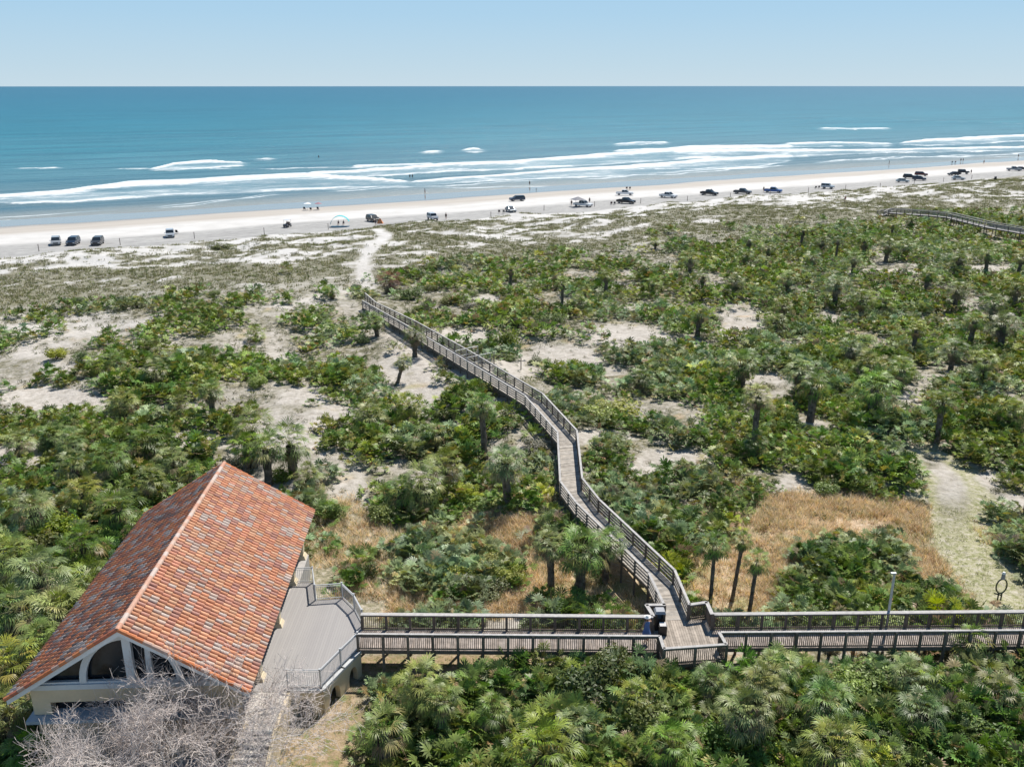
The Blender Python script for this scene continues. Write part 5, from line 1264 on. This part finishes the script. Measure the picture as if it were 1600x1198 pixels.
CARS = [(88, 384, 'suv', SV, 204, 'leftmost of three cars at the far left, grey with pale bumper', 'car'), (115, 384, 'suv', NB, 190, 'middle of three cars at the far left, dark blue wagon', 'car'), (153, 384, 'suv', DG, 192, 'rightmost of three cars at the far left, dark grey', 'car'),
    (266, 372, 'suv', (.42, .46, .5), 200, 'pale blue grey car parked alone right of the first three cars', 'car'), (583, 348, 'suv', BK, 215, 'black van parked right of the teal canopy', 'car'), (676, 346, 'jeep', (.45, .48, .52), 205, 'pale boxy jeep with black roof parked alone', 'jeep'),
    (808, 316, 'suv', NB, 105, 'dark navy estate car closest to the water, seen side on', 'car'), (798, 333, 'sedan', (.12, .16, .2), 200, 'small dark car with an open tailgate below the navy estate', 'car'), (911, 325, 'pickup', WH, 235, 'white pickup parked under the grey canopy', 'pickup truck'),
    (976, 307, 'pickup', WH, 260, 'white pickup nearest the water, right of the grey canopy', 'pickup truck'), (978, 320, 'pickup', BK, 235, 'black pickup directly below the white one', 'pickup truck'), (1044, 311, 'pickup', (.65, .66, .67), 230, 'white pickup standing alone between the black and the dark grey pickups', 'pickup truck'),
    (1108, 307, 'pickup', BK, 235, 'left of two dark grey pickups in the middle right', 'pickup truck'), (1160, 305, 'pickup', DG, 240, 'right of two dark grey pickups in the middle right', 'pickup truck'), (1208, 303, 'pickup', (.03, .10, .30), 245, 'bright blue pickup on the beach', 'pickup truck'),
    (1293, 297, 'jeep', (.5, .55, .6), 240, 'pale jeep with dark roof alone right of the blue pickup', 'jeep'), (1410, 287, 'sedan', (.35, .42, .44), 250, 'pale car with raised hatch at the left of the right hand cluster', 'car'), (1421, 281, 'suv', BK, 245, 'black car behind the pale hatchback', 'car'),
    (1436, 284, 'suv', NB, 245, 'dark blue car at the front right of the cluster', 'car'), (1439, 277, 'suv', RD, 245, 'dark red car nearest the water in the cluster', 'car'), (1490, 276, 'sedan', BK, 100, 'black car at the left of the three far right cars', 'car'),
    (1497, 283, 'sedan', (.45, .5, .52), 255, 'silver car in front of the far right three', 'car'), (1505, 274, 'jeep', BK, 250, 'black open jeep at the right of the far right three', 'jeep'), (1584, 269, 'pickup', SV, 250, 'silver pickup at the right edge of the photo', 'pickup truck'), (1596, 268, 'sedan', DG, 250, 'dark car cut by the right edge of the photo', 'car')]
for px, py, kind_, col, ang, lab, cat in CARS:
    x, y, z = G(px, py - 2); vehicle(kind_, col, (x, y, z), math.radians(ang), lab, cat)
# golf cart
x, y, z = G(449, 355); o = empty('golf_cart', (x, y, z), math.radians(170)); tag(o, 'small golf cart with white roof parked on the tracked sand', 'golf cart')
mb = MB(); mb.xprism([(-1.2, .3), (1.2, .3), (1.25, .8), (.7, .9), (.6, .45), (-.2, .45), (-.25, .8), (-1.2, .85)], -.6, .6); mb.build('body', paint(DG), o)
mb = MB(); mb.box(-.62, .62, -1.1, .8, 1.85, 1.93); mb.build('roof', paint(WH), o)
for sx_ in (-.55, .55):
    for yy in (-1.0, .7): q = MB(); q.tube((sx_, yy, .8), (sx_, yy * .95, 1.85), .025, .025, 5); q.build('roof_post', blackm, o); q = MB(); q.tube((sx_ - .08, yy, .25), (sx_ + .08, yy, .25), .25, .25, 10); q.build('wheel', tyre, o)
mb = MB(); mb.box(-.5, .5, -.6, -.1, .82, .95); mb.box(-.5, .5, -.7, -.6, .82, 1.3); mb.build('seat', simple('seat_tan', (.2, .15, .12)), o)
# teal arched canopy
x, y, z = G(532, 354); o = empty('beach_canopy', (x, y, z), .1); tag(o, 'teal arched wind canopy with two people under it', 'canopy')
mb = MB(); n = 14
for k in range(n):
    a0_, a1_ = math.pi * (.06 + .78 * k / n), math.pi * (.06 + .78 * (k + 1) / n)
    for (ya, yb) in ((-.9, .9),):
        p0 = (-math.cos(a0_) * 2.6, math.sin(a0_) * 2.7); p1 = (-math.cos(a1_) * 2.6, math.sin(a1_) * 2.7)
        mb.hexa([(p0[0], ya, p0[1]), (p1[0], ya, p1[1]), (p1[0], yb, p1[1]), (p0[0], yb, p0[1]), (p0[0], ya, p0[1] + .05), (p1[0], ya, p1[1] + .05), (p1[0], yb, p1[1] + .05), (p0[0], yb, p0[1] + .05)])
mb.build('fabric', simple('teal_fabric', (.05, .42, .45), .8), o)
mb = MB(); mb.tube((-2.55, -.92, 0), (-2.55, -.92, .5), .03, .03, 5); mb.tube((-2.55, -.92, .5), (-1.8, -.92, 2.0), .03, .03, 5); mb.build('pole', polem, o)
mb = MB(); mb.box(-2.4, 2.3, -1.1, .9, .03, .06); o3 = mb.build('beach_blanket', simple('navy_cloth', (.02, .08, .14), .9)); o3.location = (x, y, z); tag(o3, 'dark blue blanket spread under the teal arched canopy', 'blanket')
# orange tent
x, y, z = G(594, 349); o = empty('beach_tent', (x, y, z)); tag(o, 'small orange beach tent in front of the black van', 'tent')
mb = MB(); mb.add([(-.8, -.7, 0), (.8, -.7, 0), (.8, .7, 0), (-.8, .7, 0), (-.15, 0, 1.3), (.15, 0, 1.3)], [(0, 1, 5, 4), (1, 2, 5), (2, 3, 4, 5), (3, 0, 4)]); mb.build('fabric', simple('orange_fabric', (.60, .22, .08), .8), o)
mb = MB(); mb.tube((0, -.75, 0), (0, -.1, 1.32), .02, .02, 5); mb.build('pole', polem, o)
# grey canopy
x, y, z = G(903, 323); o = empty('pop_up_canopy', (x, y, z), .4); tag(o, 'grey pop up canopy behind the white pickup', 'canopy')
mb = MB(); mb.add([(-1.8, -1.8, 2.1), (1.8, -1.8, 2.1), (1.8, 1.8, 2.1), (-1.8, 1.8, 2.1), (0, 0, 2.95)], [(0, 1, 4), (1, 2, 4), (2, 3, 4), (3, 0, 4)]); mb.build('roof', simple('grey_fabric', (.2, .2, .22), .8), o)
for sx_ in (-1.75, 1.75):
    for sy_ in (-1.75, 1.75): q = MB(); q.tube((sx_, sy_, 0), (sx_, sy_, 2.1), .03, .03, 5); q.build('leg', blackm, o)
# parasol group near the water
x, y, z = G(480, 328)
for k, (dx, col, lab) in enumerate(((0, (.75, .75, .75), 'white parasol in the group near the water'), (3.2, (.30, .13, .16), 'dark red parasol in the group near the water'))):
    o = empty('parasol', (x + dx, y + .3, z), .3 * k); tag(o, lab, 'parasol')
    mb = MB(); mb.tube((0, 0, 0), (.15, 0, 2.0), .025, .02, 5); mb.build('pole', polem, o)
    mb = MB(); vs = [(.17, 0, 2.25)] + [(.15 + math.cos(a) * 1.15, math.sin(a) * 1.15, 1.85) for a in np.linspace(0, 2 * math.pi, 8, endpoint=False)]; mb.add(vs, [(0, 1 + j, 1 + (j + 1) % 8) for j in range(8)]); mb.build('shade', simple('shade_%d' % k, col, .8), o)
def chair_at(px, py, col, lab, rz=0, grp=None):
    x, y, z = G(px, py); o = empty('beach_chair', (x, y, z), rz); tag(o, lab, 'beach chair', grp)
    mb = MB(); mb.box(-.3, .3, -.3, .3, .32, .38); mb.build('seat', simple('chair_%d' % int(col[0] * 999), col, .8), o)
    mb = MB(); mb.hexa([(-.3, .28, .36), (.3, .28, .36), (.3, .34, .36), (-.3, .34, .36), (-.3, .55, 1.0), (.3, .55, 1.0), (.3, .61, 1.0), (-.3, .61, 1.0)]); mb.build('backrest', simple('chair_%d' % int(col[0] * 999), col, .8), o)
    for sx_ in (-.27, .27):
        for yy in (-.27, .27): q = MB(); q.tube((sx_, yy, 0), (sx_, yy, .34), .02, .02, 4); q.build('leg', polem, o)
for i, (px, py, c_, lab) in enumerate([(476, 328, (.03, .03, .04), 'leftmost black chair beside the white parasol'), (486, 329, (.05, .03, .03), 'middle dark chair between the two parasols'), (497, 328, (.04, .04, .05), 'right dark chair beside the red parasol'),
        (780, 333, (.12, .1, .1), 'left low chair beside the small dark car'), (787, 333, (.2, .19, .18), 'right low chair beside the small dark car'), (955, 320, (.05, .06, .08), 'left chair beside the black pickup'), (960, 320, (.04, .05, .06), 'right chair beside the black pickup'),
        (979, 296, (.08, .05, .05), 'left of two chairs at the dry sand edge above the white pickup'), (984, 296, (.1, .08, .08), 'right of two chairs at the dry sand edge above the white pickup'), (1274, 295, (.06, .06, .06), 'dark chair left of the pale jeep'), (1279, 294.5, (.14, .12, .12), 'brown chair right beside the pale jeep'),
        (1487, 255, (.06, .04, .04), 'left lounging chair near the waterline far right'), (1492, 255, (.09, .05, .05), 'right lounging chair near the waterline far right'), (277, 365, (.02, .02, .02), 'black folded chair right of the pale blue grey car')]):
    chair_at(px, py, c_, lab, math.pi)
x, y, z = G(1555, 281); o = empty('trash_barrel', (x, y, z)); tag(o, 'dark barrel standing alone on the tracked sand at right', 'barrel'); mb = MB(); mb.tube((0, 0, 0), (0, 0, 1.1), .42, .40, 14); mb.build('drum', blackm, o); mb = MB(); mb.tube((0, 0, 1.101), (0, 0, 1.2), .44, .30, 14); mb.build('lid', greym, o)
x, y, z = G(838, 297); o = empty('dog', (x, y, z)); tag(o, 'small dark dog on the wet sand beside a person', 'dog')
dm = figure('body', [(0, 0, .5), (0, .25, .52), (0, .42, .66), (0, .56, .66), (0, -.3, .52), (0, -.5, .62), (.09, .25, .3), (.09, .27, .03), (-.09, .25, .3), (-.09, .2, .03), (.09, -.3, .32), (.09, -.36, .2), (.09, -.3, .03), (-.09, -.3, .32), (-.09, -.38, .2), (-.09, -.34, .03)],
    [(0, 1), (1, 2), (2, 3), (0, 4), (4, 5), (1, 6), (6, 7), (1, 8), (8, 9), (4, 10), (10, 11), (11, 12), (4, 13), (13, 14), (14, 15)], [.13, .15, .085, .045, .12, .02, .045, .03, .045, .03, .055, .03, .025, .055, .03, .025], blackm)
link('body', dm, o)
# posts marking the edge of the driving lane
POSTS = [(61, 393), (188, 383), (304, 373), (413, 366), (513, 359), (767, 339), (850, 329), (929, 323), (1001, 318), (1074, 314), (1141, 309), (1203, 305), (1263, 300), (1321, 296), (1375, 293), (1428, 289), (1474, 284), (1518, 280)]
for i, (px, py) in enumerate(POSTS):
    x, y, z = G(px, py); o = empty('marker_post', (x, y, z)); h = 1.6
    tag(o, '%s marker post from the left along the edge of the dunes' % ORD[i], 'post', 'marker posts between beach and dunes')
    mb = MB(); mb.tube((0, 0, -.3), (0, 0, h), .08, .075, 6, (.17, .14, .12)); mb.build('shaft', wood_rail, o)

# ============================================================ CAMERA, LIGHT, SKY
cam = bpy.data.cameras.new('camera'); co = bpy.data.objects.new('camera', cam); COL.objects.link(co)
co.location = (0, 0, CH); co.rotation_euler = (math.pi / 2 - TH, 0, 0); cam.sensor_fit = 'HORIZONTAL'; cam.sensor_width = 36; cam.lens = F / 1600 * 36; cam.clip_end = 90000; cam.clip_start = .5
sc.camera = co
EL, AZ = math.radians(56), math.radians(28)
w = bpy.data.worlds.new('World'); sc.world = w; w.use_nodes = True; nt = w.node_tree; nt.nodes.clear(); t = NT(nt)
sky = t.n('ShaderNodeTexSky', sky_type='NISHITA'); sky.sun_disc = False; sky.sun_elevation = EL; sky.sun_rotation = AZ; sky.altitude = 0; sky.air_density = 1.0; sky.dust_density = .6; sky.ozone_density = 2.0
bg = t.n('ShaderNodeBackground'); bg.inputs[1].default_value = .105
tc = t.n('ShaderNodeTexCoord'); sz = t.n('ShaderNodeSeparateXYZ'); t.l(tc.outputs['Generated'], sz.inputs[0])
air = t.ramp(sz.outputs[2], [(.0, (.66, .83, .94)), (.02, (.60, .80, .94)), (.07, (.48, .74, .96)), (.15, (.40, .68, .96)), (.40, (.13, .28, .52)), (1, (.055, .13, .30))])
air = t.mix(1.0, air, (6.4, 6.4, 6.4), 'MULTIPLY')
t.l(t.mix(.97, sky.outputs[0], air), bg.inputs[0]); ow = t.n('ShaderNodeOutputWorld'); t.l(bg.outputs[0], ow.inputs[0])
sl = bpy.data.lights.new('sun', 'SUN'); sl.energy = 5.0; sl.angle = math.radians(.53); sl.color = (1, .95, .87); so = bpy.data.objects.new('sun', sl); COL.objects.link(so)
dv = Vector((math.sin(AZ) * math.cos(EL), math.cos(AZ) * math.cos(EL), math.sin(EL))); so.rotation_euler = dv.to_track_quat('Z', 'Y').to_euler()
sc.view_settings.view_transform = 'Standard'; sc.view_settings.look = 'None'; sc.view_settings.exposure = 0.36; sc.view_settings.gamma = 1.0
sc.render.engine = 'CYCLES'; sc.cycles.max_bounces = 6; sc.cycles.transparent_max_bounces = 4
sc.render.resolution_x = 1024; sc.render.resolution_y = 766
